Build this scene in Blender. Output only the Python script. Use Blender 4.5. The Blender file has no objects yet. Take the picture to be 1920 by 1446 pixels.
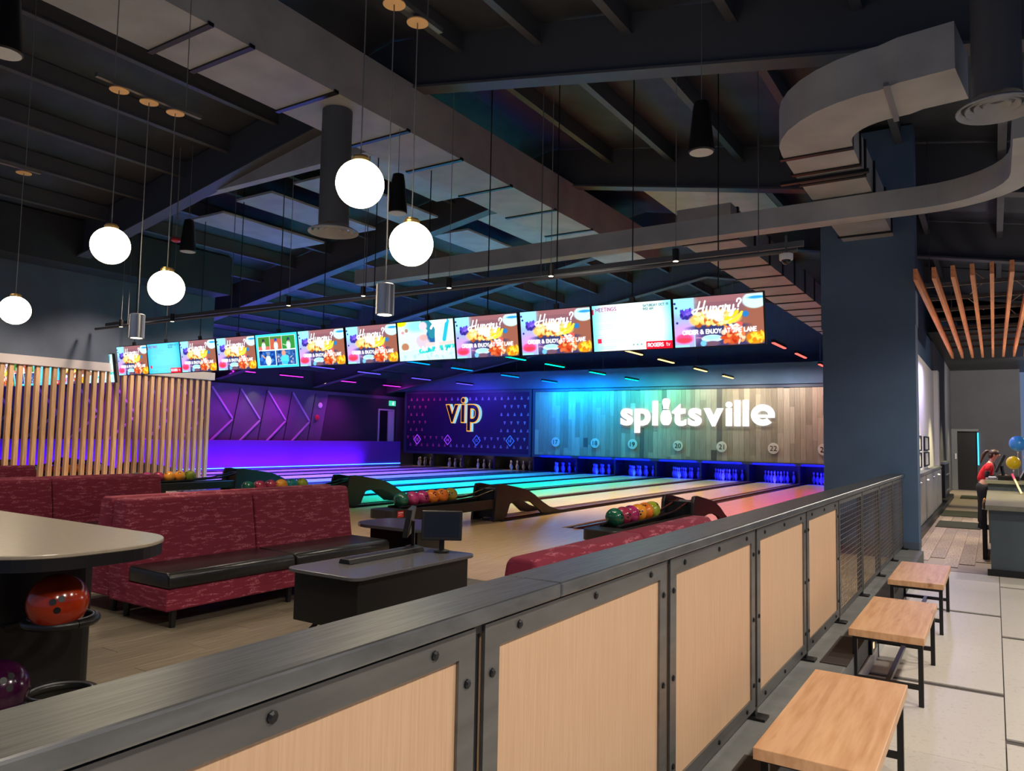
import bpy, bmesh, math, random
import numpy as np
from mathutils import Vector, Matrix
random.seed(7); rng = np.random.default_rng(5)
S = bpy.context.scene
C = S.collection

# ---------------------------------------------------------------- camera
FPX, CX, CY, CAMH = 1405.0, 960.0, 723.0, 1.6
_vy = np.array([(1864-CX)/FPX, -(836-CY)/FPX, -1.0]); _vy /= np.linalg.norm(_vy)
_vx = -np.array([(-1240-CX)/FPX, -(776-CY)/FPX, -1.0]); _vx -= _vy*(_vx@_vy); _vx /= np.linalg.norm(_vx)
RW = np.array([_vx, _vy, np.cross(_vx, _vy)])          # camera axes -> room axes
cam_d = bpy.data.cameras.new('camera'); cam = bpy.data.objects.new('camera', cam_d); C.objects.link(cam)
cam_d.sensor_width = 36.0; cam_d.lens = FPX/1920*36.0; cam_d.clip_start = 0.05; cam_d.clip_end = 200
cam.matrix_world = Matrix.Translation((0, 0, CAMH)) @ Matrix(RW.tolist()).to_4x4()
S.camera = cam

# ---------------------------------------------------------------- world, exposure
w = bpy.data.worlds.new('world'); S.world = w; w.use_nodes = True
w.node_tree.nodes['Background'].inputs[0].default_value = (0.42, 0.58, 1.0, 1)
w.node_tree.nodes['Background'].inputs[1].default_value = 0.27
S.view_settings.view_transform = 'Standard'; S.view_settings.look = 'None'
S.view_settings.gamma = 1.0; S.view_settings.use_curve_mapping = False
S.view_settings.exposure = 0.0
S.cycles.use_denoising = True
S.cycles.max_bounces = 6; S.cycles.sample_clamp_indirect = 4.0

def lamp(kind, loc, energy, color=(1, 1, 1), size=0.2, aim=None, spot=1.2, sy=None, blend=0.6, spread=math.pi, name='lamp'):
    d = bpy.data.lights.new(name, kind); d.energy = energy; d.color = color
    if kind == 'AREA':
        d.size = size; d.spread = spread
        if sy: d.shape = 'RECTANGLE'; d.size_y = sy
    else: d.shadow_soft_size = size
    if kind == 'SPOT': d.spot_size = spot; d.spot_blend = blend
    o = bpy.data.objects.new(name, d); C.objects.link(o); o.location = loc
    if aim is not None:
        o.rotation_euler = (Vector(aim)-Vector(loc)).to_track_quat('-Z', 'Y').to_euler()
    return o

WARM = (1.0, 0.80, 0.58); NEUT = (1.0, 0.90, 0.78)
# concourse downlights (ceiling fixtures of the walkway, z 3.9)
for yy in (-1.0, 1.6, 4.2, 6.8, 9.4):
    lamp('SPOT', (1.5, yy, 3.9), 265, NEUT, 0.14, aim=(0.5, yy, 0), spot=2.2, name='walkway_downlight')
for yy in (13.6, 17.0, 20.5, 25.5, 29.5):
    lamp('SPOT', (-0.3, yy, 3.4), 380, (1.0, 0.88, 0.48), 0.08, aim=(-0.45, yy, 0), spot=1.35, name='hall_downlight')
lamp('SPOT', (0.9, 12.6, 3.6), 200, NEUT, 0.1, aim=(0.9, 12.8, 0), spot=1.6, name='counter_downlight')
lamp('POINT', (1.3, 13.5, 2.3), 70, NEUT, 0.12, name='baffle_fill')  # added point lights out of view, brighten the baffles from below
lamp('POINT', (1.6, 18.0, 2.4), 130, NEUT, 0.12, name='baffle_fill')
lamp('SPOT', (1.7, 26.5, 3.8), 800, NEUT, 0.1, aim=(-0.3, 31.6, 2.4), spot=1.9, name='far_wall_fill')  # added spot hidden behind the right hall wall, brightens the far wall
# fill spots without fixtures, added to brighten the approach and the slats
for xx in (-3.2, -6.0, -9.0, -12.2):
    lamp('SPOT', (xx, 7.0, 4.2), 90, (1.0, 0.88, 0.70), 0.1, aim=(xx, 7.0, 0), spot=1.25, name='approach_fill')
for yy in (5.5, 8.0, 10.5):
    lamp('SPOT', (-12.6, yy, 4.3), 320, (1.0, 0.80, 0.66), 0.1, aim=(-15.2, yy, 1.2), spot=1.5, name='partition_fill')
# fill spots without fixtures, added where the globes light the lounge too little
for xx, yy in ((-2.4, 1.2), (-5.0, 0.8), (-7.0, 2.0), (-9.4, 3.0), (-4.0, 6.9), (-7.6, 6.7), (-11.5, 6.0)):
    lamp('SPOT', (xx, yy, 4.3), 120, (1.0, 0.86, 0.72), 0.12, aim=(xx, yy, 0), spot=2.0, name='lounge_fill')

# ---------------------------------------------------------------- materials
def s2l(c):
    return tuple(((x/12.92) if x <= 0.04045 else ((x+0.055)/1.055)**2.4) for x in c)
def rgb(r, g, b): return s2l((r/255, g/255, b/255))
def mat(name, col, rough=0.5, metal=0.0, var=0.0, scale=6.0, stretch=(1, 1, 1), bump=0.0, col2=None, spec=0.5, detail=4, coat=0.0, ramp=(0.35, 0.65)):
    m = bpy.data.materials.new(name); m.use_nodes = True
    nt = m.node_tree; b = nt.nodes['Principled BSDF']
    b.inputs['Base Color'].default_value = (*col, 1); b.inputs['Roughness'].default_value = rough
    b.inputs['Metallic'].default_value = metal; b.inputs['Specular IOR Level'].default_value = spec
    if coat: b.inputs['Coat Weight'].default_value = coat; b.inputs['Coat Roughness'].default_value = 0.08
    if var or col2 or bump:
        tc = nt.nodes.new('ShaderNodeTexCoord'); mp = nt.nodes.new('ShaderNodeMapping')
        mp.inputs['Scale'].default_value = stretch
        nz = nt.nodes.new('ShaderNodeTexNoise'); nz.inputs['Scale'].default_value = scale; nz.inputs['Detail'].default_value = detail
        nt.links.new(tc.outputs['Object'], mp.inputs[0]); nt.links.new(mp.outputs[0], nz.inputs['Vector'])
        r = nt.nodes.new('ShaderNodeValToRGB'); r.color_ramp.elements[0].position = ramp[0]; r.color_ramp.elements[1].position = ramp[1]
        a = col; c2 = col2 or tuple(min(1, x*(1+var)) for x in col)
        if not col2: a = tuple(x*(1-var) for x in col)
        r.color_ramp.elements[0].color = (*a, 1); r.color_ramp.elements[1].color = (*c2, 1)
        nt.links.new(nz.outputs['Fac'], r.inputs[0]); nt.links.new(r.outputs[0], b.inputs['Base Color'])
        if bump:
            bp = nt.nodes.new('ShaderNodeBump'); bp.inputs['Strength'].default_value = bump; bp.inputs['Distance'].default_value = 0.01
            nt.links.new(nz.outputs['Fac'], bp.inputs['Height']); nt.links.new(bp.outputs[0], b.inputs['Normal'])
    return m
def random_tint(m, amount=0.3):
    """value varies from piece to piece (every piece is its own object)"""
    nt = m.node_tree; b = nt.nodes['Principled BSDF']
    oi = nt.nodes.new('ShaderNodeObjectInfo'); hs = nt.nodes.new('ShaderNodeHueSaturation'); mr = nt.nodes.new('ShaderNodeMapRange')
    mr.inputs[3].default_value = 1-amount; mr.inputs[4].default_value = 1+amount
    nt.links.new(oi.outputs['Random'], mr.inputs[0]); nt.links.new(mr.outputs[0], hs.inputs['Value'])
    src = b.inputs['Base Color'].links[0].from_socket if b.inputs['Base Color'].links else None
    if src: nt.links.new(src, hs.inputs['Color'])
    else: hs.inputs['Color'].default_value = b.inputs['Base Color'].default_value
    nt.links.new(hs.outputs[0], b.inputs['Base Color'])
    return m
def glow(name, col, strength):
    m = bpy.data.materials.new(name); m.use_nodes = True; nt = m.node_tree
    nt.nodes.remove(nt.nodes['Principled BSDF']); e = nt.nodes.new('ShaderNodeEmission')
    e.inputs[0].default_value = (*col, 1); e.inputs[1].default_value = strength
    nt.links.new(e.outputs[0], nt.nodes['Material Output'].inputs[0]); return m
def screen_mat(name, strength):
    m = glow(name, (1, 1, 1), strength); nt = m.node_tree
    a = nt.nodes.new('ShaderNodeAttribute'); a.attribute_name = 'Col'
    e = [n for n in nt.nodes if n.type == 'EMISSION'][0]
    nt.links.new(a.outputs['Color'], e.inputs[0]); return m

M = {}
M['black'] = mat('black_paint', (0.0045, 0.0045, 0.005), 0.42)
M['blackmetal'] = mat('black_metal', (0.008, 0.008, 0.009), 0.38, 0.2)
M['rubber'] = mat('black_rubber', (0.01, 0.01, 0.01), 0.35)
M['steel'] = mat('raw_steel', (0.15, 0.148, 0.142), 0.36, 0.5, var=0.15, scale=3, stretch=(6, 1, 6))
M['cap'] = mat('dark_steel_cap', (0.20, 0.208, 0.212), 0.36, 0.85, var=0.2, scale=5, stretch=(30, 1.2, 4), bump=0.05)
M['panelwood'] = mat('blond_veneer', rgb(207, 168, 131), 0.5, col2=rgb(217, 180, 145), scale=14, stretch=(4, 14, 0.35), detail=6)
M['benchwood'] = mat('maple_bench', rgb(206, 152, 106), 0.42, col2=rgb(226, 178, 134), scale=5, stretch=(7, 0.55, 3), detail=8, ramp=(0.3, 0.6))
def knots(m):
    nt = m.node_tree; b = nt.nodes['Principled BSDF']; src = b.inputs['Base Color'].links[0].from_socket
    tc = nt.nodes.new('ShaderNodeTexCoord'); mp = nt.nodes.new('ShaderNodeMapping'); mp.inputs['Scale'].default_value = (9, 1.5, 3)
    nz = nt.nodes.new('ShaderNodeTexNoise'); nz.inputs['Scale'].default_value = 1.3; nz.inputs['Detail'].default_value = 5; nz.inputs['Distortion'].default_value = 0.6
    oi = nt.nodes.new('ShaderNodeObjectInfo'); ad = nt.nodes.new('ShaderNodeVectorMath'); ad.operation = 'ADD'
    nt.links.new(tc.outputs['Object'], mp.inputs[0]); nt.links.new(mp.outputs[0], ad.inputs[0]); nt.links.new(oi.outputs['Location'], ad.inputs[1]); nt.links.new(ad.outputs[0], nz.inputs['Vector'])
    mr = nt.nodes.new('ShaderNodeMapRange'); mr.inputs[1].default_value = 0.66; mr.inputs[2].default_value = 0.76; mr.inputs[4].default_value = 0.7
    nt.links.new(nz.outputs['Fac'], mr.inputs[0])
    mx = nt.nodes.new('ShaderNodeMix'); mx.data_type = 'RGBA'; mx.inputs[7].default_value = (*rgb(120, 78, 48), 1)
    nt.links.new(mr.outputs[0], mx.inputs[0]); nt.links.new(src, mx.inputs[6]); nt.links.new(mx.outputs[2], b.inputs['Base Color'])
knots(M['benchwood'])
M['slat'] = random_tint(mat('pine_slat', rgb(190, 146, 100), 0.55, col2=rgb(222, 184, 140), scale=6, stretch=(6, 6, 0.4), detail=5), 0.16)
M['baffle'] = mat('cedar_baffle', rgb(226, 146, 96), 0.5, var=0.15, scale=6, stretch=(5, 0.4, 5))
M['fabric'] = None
M['leather'] = mat('black_leather', (0.014, 0.0135, 0.013), 0.28, var=0.2, scale=30, bump=0.12)
M['tile'] = random_tint(mat('terrazzo_tile', rgb(196, 190, 178), 0.38, col2=rgb(214, 208, 197), scale=45, detail=6, ramp=(0.3, 0.42)), 0.04)
M['grout'] = mat('dark_strip', (0.085, 0.076, 0.068), 0.5)
M['plank'] = random_tint(mat('grey_vinyl_plank', rgb(102, 94, 80), 0.42, col2=rgb(130, 120, 102), scale=5, stretch=(9, 0.7, 1), detail=7), 0.16)
M['hallplank'] = random_tint(mat('hall_plank', rgb(138, 120, 112), 0.4, col2=rgb(176, 158, 148), scale=6, stretch=(8, 0.8, 1), detail=6), 0.2)
M['maple'] = mat('maple_approach', rgb(206, 172, 128), 0.2, col2=rgb(224, 194, 152), scale=6, stretch=(12, 0.35, 1), detail=4, spec=0.5)
M['lane'] = mat('lane_surface', rgb(200, 182, 152), 0.2, col2=rgb(220, 204, 178), scale=7, stretch=(14, 0.2, 1), detail=3, spec=0.6)
M['gutter'] = mat('gutter', (0.02, 0.022, 0.03), 0.25)
M['capping'] = mat('maroon_capping', (0.10, 0.02, 0.022), 0.35)
M['alu'] = mat('aluminium', (0.6, 0.6, 0.62), 0.28, 0.9)
M['slate'] = mat('slate_paint', rgb(88, 98, 112), 0.75, var=0.06, scale=3)
M['navy'] = mat('navy_paint', rgb(84, 108, 138), 0.8, var=0.06, scale=2)
M['deck'] = mat('roof_deck_paint', (0.05, 0.056, 0.074), 0.85, var=0.25, scale=1.5)
M['duct'] = mat('duct_grey', (0.36, 0.365, 0.375), 0.6, var=0.12, scale=2)
M['ductdark'] = mat('duct_dark', (0.03, 0.032, 0.038), 0.7)
M['beam'] = mat('beam_paint', (0.075, 0.08, 0.095), 0.6)
M['white'] = mat('white_plaster', (0.75, 0.73, 0.72), 0.8)
M['whiteplastic'] = mat('white_plastic', (0.7, 0.7, 0.7), 0.4)
M['charcoal'] = mat('charcoal_wall', rgb(84, 83, 90), 0.8, var=0.05, scale=2)
M['concrete'] = mat('concrete', rgb(112, 114, 112), 0.6, var=0.16, scale=5, detail=7)
M['brass'] = mat('brass', (0.72, 0.46, 0.16), 0.3, 0.9)
M['canopy'] = mat('canopy_wood', rgb(226, 176, 112), 0.4)
M['silver'] = mat('silver', (0.45, 0.45, 0.46), 0.3, 0.8)
M['cord'] = mat('cord_grey', (0.16, 0.16, 0.16), 0.6)
M['tabletop'] = mat('grey_laminate', rgb(88, 88, 92), 0.16, var=0.05, scale=30, spec=0.6)
M['bartop'] = mat('bar_laminate', rgb(168, 156, 136), 0.28, var=0.06, scale=30)
M['stone'] = mat('counter_stone', rgb(120, 118, 104), 0.35, var=0.12, scale=8)
M['counterside'] = mat('counter_side', rgb(74, 84, 92), 0.5, var=0.12, scale=4, stretch=(1, 1, 0.3))
M['mat'] = mat('floor_mat', (0.03, 0.033, 0.02), 0.9)
M['wallviolet'] = mat('grey_violet_wall', rgb(92, 88, 104), 0.7, var=0.05, scale=3)
M['chevron'] = mat('pale_trim', rgb(176, 168, 196), 0.5)
M['lowwall'] = mat('kick_wall', rgb(104, 56, 176), 0.55)
M['red'] = mat('red_gloss', (0.55, 0.02, 0.03), 0.4)
M['paper'] = mat('paper', (0.75, 0.75, 0.74), 0.7)
M['screenoff'] = mat('dark_screen', (0.006, 0.006, 0.008), 0.12)
M['globe'] = glow('lit_opal_globe', (1.0, 0.86, 0.62), 9.0)
M['lampface'] = glow('lamp_face', (1.0, 0.75, 0.45), 14.0)
M['signwhite'] = glow('sign_white', (0.95, 0.98, 1.0), 1.6)

def fabric():
    m = mat('burgundy_weave', rgb(104, 26, 46), 0.85); nt = m.node_tree; b = nt.nodes['Principled BSDF']
    tc = nt.nodes.new('ShaderNodeTexCoord'); mp = nt.nodes.new('ShaderNodeMapping'); mp.inputs['Scale'].default_value = (9, 9, 60)
    nt.links.new(tc.outputs['Object'], mp.inputs[0])
    n1 = nt.nodes.new('ShaderNodeTexNoise'); n1.inputs['Scale'].default_value = 1.0; n1.inputs['Detail'].default_value = 1.0
    nt.links.new(mp.outputs[0], n1.inputs['Vector'])
    mp2 = nt.nodes.new('ShaderNodeMapping'); mp2.inputs['Scale'].default_value = (70, 70, 160); nt.links.new(tc.outputs['Object'], mp2.inputs[0])
    n2 = nt.nodes.new('ShaderNodeTexNoise'); n2.inputs['Scale'].default_value = 1.0; nt.links.new(mp2.outputs[0], n2.inputs['Vector'])
    r1 = nt.nodes.new('ShaderNodeMapRange'); r1.inputs[1].default_value = 0.54; r1.inputs[2].default_value = 0.62; nt.links.new(n1.outputs['Fac'], r1.inputs[0])
    r2 = nt.nodes.new('ShaderNodeMapRange'); r2.inputs[1].default_value = 0.42; r2.inputs[2].default_value = 0.58; nt.links.new(n2.outputs['Fac'], r2.inputs[0])
    mu = nt.nodes.new('ShaderNodeMath'); mu.operation = 'MULTIPLY'; nt.links.new(r1.outputs[0], mu.inputs[0]); nt.links.new(r2.outputs[0], mu.inputs[1])
    mx = nt.nodes.new('ShaderNodeMix'); mx.data_type = 'RGBA'; mx.inputs[6].default_value = (*rgb(122, 26, 50), 1); mx.inputs[7].default_value = (*rgb(172, 90, 106), 1)
    nt.links.new(mu.outputs[0], mx.inputs[0]); nt.links.new(mx.outputs[2], b.inputs['Base Color'])
    bp = nt.nodes.new('ShaderNodeBump'); bp.inputs['Strength'].default_value = 0.25; bp.inputs['Distance'].default_value = 0.004
    nt.links.new(n2.outputs['Fac'], bp.inputs['Height']); nt.links.new(bp.outputs[0], b.inputs['Normal'])
    return m
M['fabric'] = fabric()

# ---------------------------------------------------------------- mesh helpers
def wloc(o):
    v = Vector((0, 0, 0))
    while o is not None: v += Vector(o.location); o = o.parent
    return v
class MB:
    def __init__(s): s.v = []; s.f = []
    def add(s, vs, fs):
        k = len(s.v); s.v += [tuple(map(float, p)) for p in vs]; s.f += [tuple(i+k for i in f) for f in fs]; return s
    def box(s, x0, x1, y0, y1, z0, z1):
        return s.add([(x0, y0, z0), (x1, y0, z0), (x1, y1, z0), (x0, y1, z0), (x0, y0, z1), (x1, y0, z1), (x1, y1, z1), (x0, y1, z1)],
                     [(0, 3, 2, 1), (4, 5, 6, 7), (0, 1, 5, 4), (1, 2, 6, 5), (2, 3, 7, 6), (3, 0, 4, 7)])
    def prism(s, poly, axis, a, b):
        """poly: list of 2D points in the two other axes (x,y)->z, (y,z)->x, (x,z)->y"""
        def P(p, t):
            return {'z': (p[0], p[1], t), 'x': (t, p[0], p[1]), 'y': (p[0], t, p[1])}[axis]
        n = len(poly)
        vs = [P(p, a) for p in poly]+[P(p, b) for p in poly]
        fs = [tuple(range(n))[::-1], tuple(range(n, 2*n))]+[(i, (i+1) % n, n+(i+1) % n, n+i) for i in range(n)]
        return s.add(vs, fs)
    def tube(s, p0, p1, r, n=10, r1=None):
        p0 = Vector(p0); p1 = Vector(p1); d = (p1-p0).normalized(); r1 = r if r1 is None else r1
        a = d.orthogonal().normalized(); b = d.cross(a)
        vs = []
        for p, rr in ((p0, r), (p1, r1)):
            vs += [tuple(p+(a*math.cos(t)+b*math.sin(t))*rr) for t in [2*math.pi*i/n for i in range(n)]]
        fs = [tuple(range(n))[::-1], tuple(range(n, 2*n))]+[(i, (i+1) % n, n+(i+1) % n, n+i) for i in range(n)]
        return s.add(vs, fs)
    def path(s, pts, r, n=8):
        pts = [Vector(p) for p in pts]; vs = []; fs = []
        up = None
        for i, p in enumerate(pts):
            d = (pts[min(i+1, len(pts)-1)]-pts[max(i-1, 0)]).normalized()
            a = d.orthogonal().normalized() if up is None else (up-d*up.dot(d)).normalized(); up = a
            b = d.cross(a)
            vs += [tuple(p+(a*math.cos(2*math.pi*k/n)+b*math.sin(2*math.pi*k/n))*r) for k in range(n)]
        for i in range(len(pts)-1):
            fs += [(i*n+k, i*n+(k+1) % n, (i+1)*n+(k+1) % n, (i+1)*n+k) for k in range(n)]
        fs += [tuple(range(n))[::-1], tuple(range((len(pts)-1)*n, len(pts)*n))]
        return s.add(vs, fs)
    def lathe(s, prof, c=(0, 0, 0), n=24, ring=False):
        """prof: (r, z) bottom to top around z axis at c"""
        vs = []; fs = []; m = len(prof)
        for r, z in prof:
            r = max(r, 1e-4)
            vs += [(c[0]+r*math.cos(2*math.pi*k/n), c[1]+r*math.sin(2*math.pi*k/n), c[2]+z) for k in range(n)]
        for i in range(m-1):
            fs += [(i*n+k, i*n+(k+1) % n, (i+1)*n+(k+1) % n, (i+1)*n+k) for k in range(n)]
        if ring: fs += [((m-1)*n+k, (m-1)*n+(k+1) % n, (k+1) % n, k) for k in range(n)]
        else: fs += [tuple(range(n))[::-1], tuple(range((m-1)*n, m*n))]
        return s.add(vs, fs)
    def torus(s, c, R, r, n=28, m=8, a0=0.0, a1=2*math.pi):
        pts = [(c[0]+R*math.cos(a0+(a1-a0)*k/n), c[1]+R*math.sin(a0+(a1-a0)*k/n), c[2]) for k in range(n+1)]
        return s.path(pts, r, m)
    def sphere(s, c, r, n=24, m=14, sx=1, sy=1, sz=1):
        prof = [(math.sin(math.pi*i/m), -math.cos(math.pi*i/m)) for i in range(m+1)]
        k = len(s.v); s.lathe(prof, (0, 0, 0), n)
        s.v[k:] = [(c[0]+x*r*sx, c[1]+y*r*sy, c[2]+z*r*sz) for x, y, z in s.v[k:]]
        return s
    def sweep(s, pts, wd, z0, z1):
        """rectangular duct swept along a plan path"""
        n = len(pts); vs = []; fs = []
        for i in range(n):
            d = Vector(pts[min(i+1, n-1)])-Vector(pts[max(i-1, 0)]); d.normalize(); nn = Vector((-d.y, d.x))
            p = Vector(pts[i])
            for sgn, z in ((-1, z0), (1, z0), (1, z1), (-1, z1)):
                q = p+nn*sgn*wd/2; vs.append((q.x, q.y, z))
        for i in range(n-1):
            fs += [(4*i+k, 4*i+(k+1) % 4, 4*i+4+(k+1) % 4, 4*i+4+k) for k in range(4)]
        fs += [(3, 2, 1, 0), tuple(4*(n-1)+k for k in range(4))]
        return s.add(vs, fs)
    def xform(s, mtx):
        s.v = [tuple(mtx @ Vector(p)) for p in s.v]; return s
    def mesh(s, name, m, bevel=0.0, smooth=False, seg=2, off=(0, 0, 0)):
        me = bpy.data.meshes.new(name)
        me.from_pydata([(x-off[0], y-off[1], z-off[2]) for x, y, z in s.v], [], s.f)
        bm = bmesh.new(); bm.from_mesh(me)
        bmesh.ops.recalc_face_normals(bm, faces=bm.faces[:])
        if bevel:
            ed = [e for e in bm.edges if len(e.link_faces) == 2 and e.calc_face_angle(0) > 0.5]
            bmesh.ops.bevel(bm, geom=ed, offset=bevel, segments=seg, affect='EDGES', profile=0.5, clamp_overlap=True)
        if smooth:
            for f in bm.faces: f.smooth = True
            for e in bm.edges:
                if len(e.link_faces) == 2 and e.calc_face_angle(0) > 0.7: e.smooth = False
        bm.to_mesh(me); bm.free()
        if m is not None: me.materials.append(m)
        return me
    def build(s, name, m, parent=None, bevel=0.0, smooth=False, seg=2, world=True):
        if isinstance(m, str): m = M[m]
        if parent is not None: off = wloc(parent) if world else (0, 0, 0)
        elif world:
            a = np.array(s.v); off = ((a[:, 0].min()+a[:, 0].max())/2, (a[:, 1].min()+a[:, 1].max())/2, a[:, 2].min())
        else: off = (0, 0, 0)
        me = s.mesh(name, m, bevel, smooth, seg, off)
        o = bpy.data.objects.new(name, me); C.objects.link(o)
        if parent is not None: o.parent = parent
        elif world: o.location = off
        return o
def B(*a): return MB().box(*a)
def tag(o, label, cat, group=None, kind=None):
    if label: o['label'] = label
    if cat: o['category'] = cat
    if group: o['group'] = group
    if kind: o['kind'] = kind
    return o
def struct(o, label=None):
    o['kind'] = 'structure'
    if label: o['label'] = label
    return o
def thing(name, label, cat, loc=(0, 0, 0), group=None):
    o = bpy.data.objects.new(name, None); C.objects.link(o); o.location = loc; o.empty_display_size = 0.1
    return tag(o, label, cat, group)
def link(name, me, parent=None, loc=(0, 0, 0), rot=(0, 0, 0)):
    o = bpy.data.objects.new(name, me); C.objects.link(o); o.parent = parent; o.location = loc; o.rotation_euler = rot; return o
def copy_tree(o, parent=None):
    c = o.copy(); C.objects.link(c); c.parent = parent
    for ch in list(o.children): copy_tree(ch, c)
    return c
def ray(u, v): return RW @ np.array([(u-CX)/FPX, -(v-CY)/FPX, -1.0])
def on_z(u, v, z):
    d = ray(u, v); t = (z-CAMH)/d[2]; return (d[0]*t, d[1]*t, z)
def on_y(u, v, y):
    d = ray(u, v); t = y/d[1]; return (d[0]*t, y, CAMH+d[2]*t)
def on_x(u, v, x):
    d = ray(u, v); t = x/d[0]; return (x, d[1]*t, CAMH+d[2]*t)
def text_mesh(body, size, m, extrude=0.0, offset=0.0, name='lettering', res=4):
    cu = bpy.data.curves.new('txt', 'FONT'); cu.body = body; cu.size = size; cu.extrude = extrude; cu.offset = offset; cu.resolution_u = res
    ob = bpy.data.objects.new('txt', cu); C.objects.link(ob)
    dg = bpy.context.evaluated_depsgraph_get(); dg.update()
    me = bpy.data.meshes.new_from_object(ob.evaluated_get(dg)); me.name = name
    bpy.data.objects.remove(ob); bpy.data.curves.remove(cu)
    me.transform(Matrix.Rotation(math.pi/2, 4, 'X'))       # stands up in x-z, faces -y
    me.materials.clear(); me.materials.append(m)
    return me
def bounds(me):
    a = np.array([v.co[:] for v in me.vertices]); return a.min(0), a.max(0)
def centre_mesh(me):
    lo, hi = bounds(me); me.transform(Matrix.Translation(-(Vector(lo)+Vector(hi))/2)); return hi-lo
WORD = dict(zip(range(13, 25), 'thirteen fourteen fifteen sixteen seventeen eighteen nineteen twenty twenty-one twenty-two twenty-three twenty-four'.split()))
ORD = ['first', 'second', 'third', 'fourth', 'fifth', 'sixth', 'seventh', 'eighth', 'ninth', 'tenth', 'eleventh', 'twelfth', 'thirteenth']

ZB = 0.25           # level of the bowling side above the walkway
XF = -1.005         # walkway face of the railing
MY = 25.2           # plane of the masking units
LANES = {13: -21.02, 14: -19.37, 15: -17.88, 16: -16.24, 17: -14.14, 18: -12.46, 19: -10.97, 20: -9.27, 21: -7.73, 22: -6.04, 23: -4.5, 24: -2.85}
PAIRS = {(a, a+1): (LANES[a]+LANES[a+1])/2 for a in (13, 15, 17, 19, 21, 23)}

# ================================================================ STRUCTURE
# ---- walkway floor with loose tiles
fl = struct(B(-0.78, 6, -4, 11.25, -0.12, -0.012).build('floor_walkway', 'grout'), 'pale terrazzo tile walkway floor')
def tiles(x0, x1, ys):
    for a, b in zip(ys[:-1], ys[1:]):
        B(x0, x1, a, b, -0.012, 0.0).build('tile', 'tile', fl, bevel=0.0015, seg=1)
def column_ys(strips):
    out = []
    for s_ in strips: out += [s_]
    return out
for x0, x1, first in ((-0.777, 0.018, 0.58), (0.024, 1.35, -0.30), (1.356, 2.7, 0.58)):
    y = first-2.65
    while y < 11.2:
        a, m_, b = y+0.045, y+1.325, y+2.65-0.045
        for p, q in ((a, m_-0.002), (m_+0.002, b)):
            q = min(q, 11.23)
            if q > p+0.05: B(x0, x1, p, q, -0.012, 0.0).build('tile', 'tile', fl, bevel=0.0015, seg=1)
        y += 2.65
# ---- hall floor planks
hf = struct(B(-1.9, 6, 11.25, 34, -0.12, -0.01).build('floor_hall', mat('hall_underlay', rgb(150, 134, 124), 0.45)), 'plank floor of the hall')
hp = B(-0.09, 0.09, 0, 1.2, -0.01, 0.0).mesh('plank', M['hallplank'], 0.001, seg=1)
for i in range(14):
    for j in range(8):
        link('plank', hp, hf, Vector((-1.26+i*0.184, 11.26+((i*0.37) % 1.2-1.2 if j == 0 else (i*0.37) % 1.2-1.2)+j*1.204+1.2*0.0+0.0, 0))-wloc(hf))
# remove planks that would lie in front of the hall edge
for o in list(hf.children):
    if o.location.y+hf.location.y < 11.24: bpy.data.objects.remove(o)
# ---- raised bowling side: ledge, lounge floor, approach
ledge = struct(B(-1.06, -0.78, -4, 10.95, -0.1, ZB).build('floor_ledge', 'concrete', bevel=0.008), 'raised concrete ledge under the railing')
bbm = B(-0.778, -0.765, -4, 10.9, 0.0, 0.10).build('baseboard_ledge', 'whiteplastic', bevel=0.003); struct(bbm, 'pale baseboard along the ledge')
lf = struct(B(-26, -1.062, -4, 5.86, -0.1, ZB-0.01).build('floor_lounge', mat('lounge_underlay', rgb(120, 106, 88), 0.45)), 'grey wood-look lounge floor')
lp = B(-0.0895, 0.0895, 0, 1.296, -0.01, 0.0).mesh('plank', M['plank'], 0.001, seg=1)
for i in range(40):
    off = (i*0.47) % 1.3
    for j in range(-1, 5):
        y0 = 0.2+off+j*1.3; y1 = min(y0+1.296, 5.855)
        if y1-y0 < 0.1 or y1 < 0.4: continue
        if y1-y0 > 1.29: link('plank', lp, lf, Vector((-1.16-i*0.18, y0, ZB))-wloc(lf))
        else: B(-1.16-i*0.18-0.0895, -1.16-i*0.18+0.0895, y0, y1, ZB-0.01, ZB).build('plank', 'plank', lf)
af = struct(B(-22.0, -1.062, 5.862, 10.0, -0.1, ZB).build('floor_approach', 'maple'), 'glossy maple approach in front of the lanes')
struct(B(-22.0, -1.062, 10.0, 26.6, -0.1, 0.12).build('floor_lane_bed', 'black'), 'dark bed under the lanes')
struct(B(-2.05, -1.30, 10.0, 10.95, 0.12, ZB).build('floor_lane_side', 'capping'), 'maroon floor strip beside last lane')

# ---- roof: gable deck, rafters, purlins
XR, ZR, SL = -6.75, 6.92, 0.18
def roof(x): return ZR-SL*abs(x-XR)
ceil_ = MB()
ceil_.prism([(-27, roof(-27)), (XR, ZR), (8, roof(8)), (8, roof(8)+0.1), (XR, ZR+0.1), (-27, roof(-27)+0.1)], 'y', -6, 34)
ceiling = struct(ceil_.build('ceiling', 'deck'), 'dark painted gable roof deck')
for yy in (-1.4, 2.95, 7.34, 11.75, 16.15, 20.55, 24.7):
    for sgn in (-1, 1):
        m = MB(); xe = -26 if sgn < 0 else 7.5
        zt, zb = -0.02, -0.70
        for (w_, za, zc) in ((0.02, zb, zt), (0.24, zb-0.03, zb)):
            x0, x1 = sorted((XR, xe)); 
            m.prism([(x0, roof(x0)+za), (x1, roof(x1)+za), (x1, roof(x1)+zc), (x0, roof(x0)+zc)], 'y', yy-w_/2, yy+w_/2)
        m.build('rafter', 'beam', ceiling)
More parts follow.
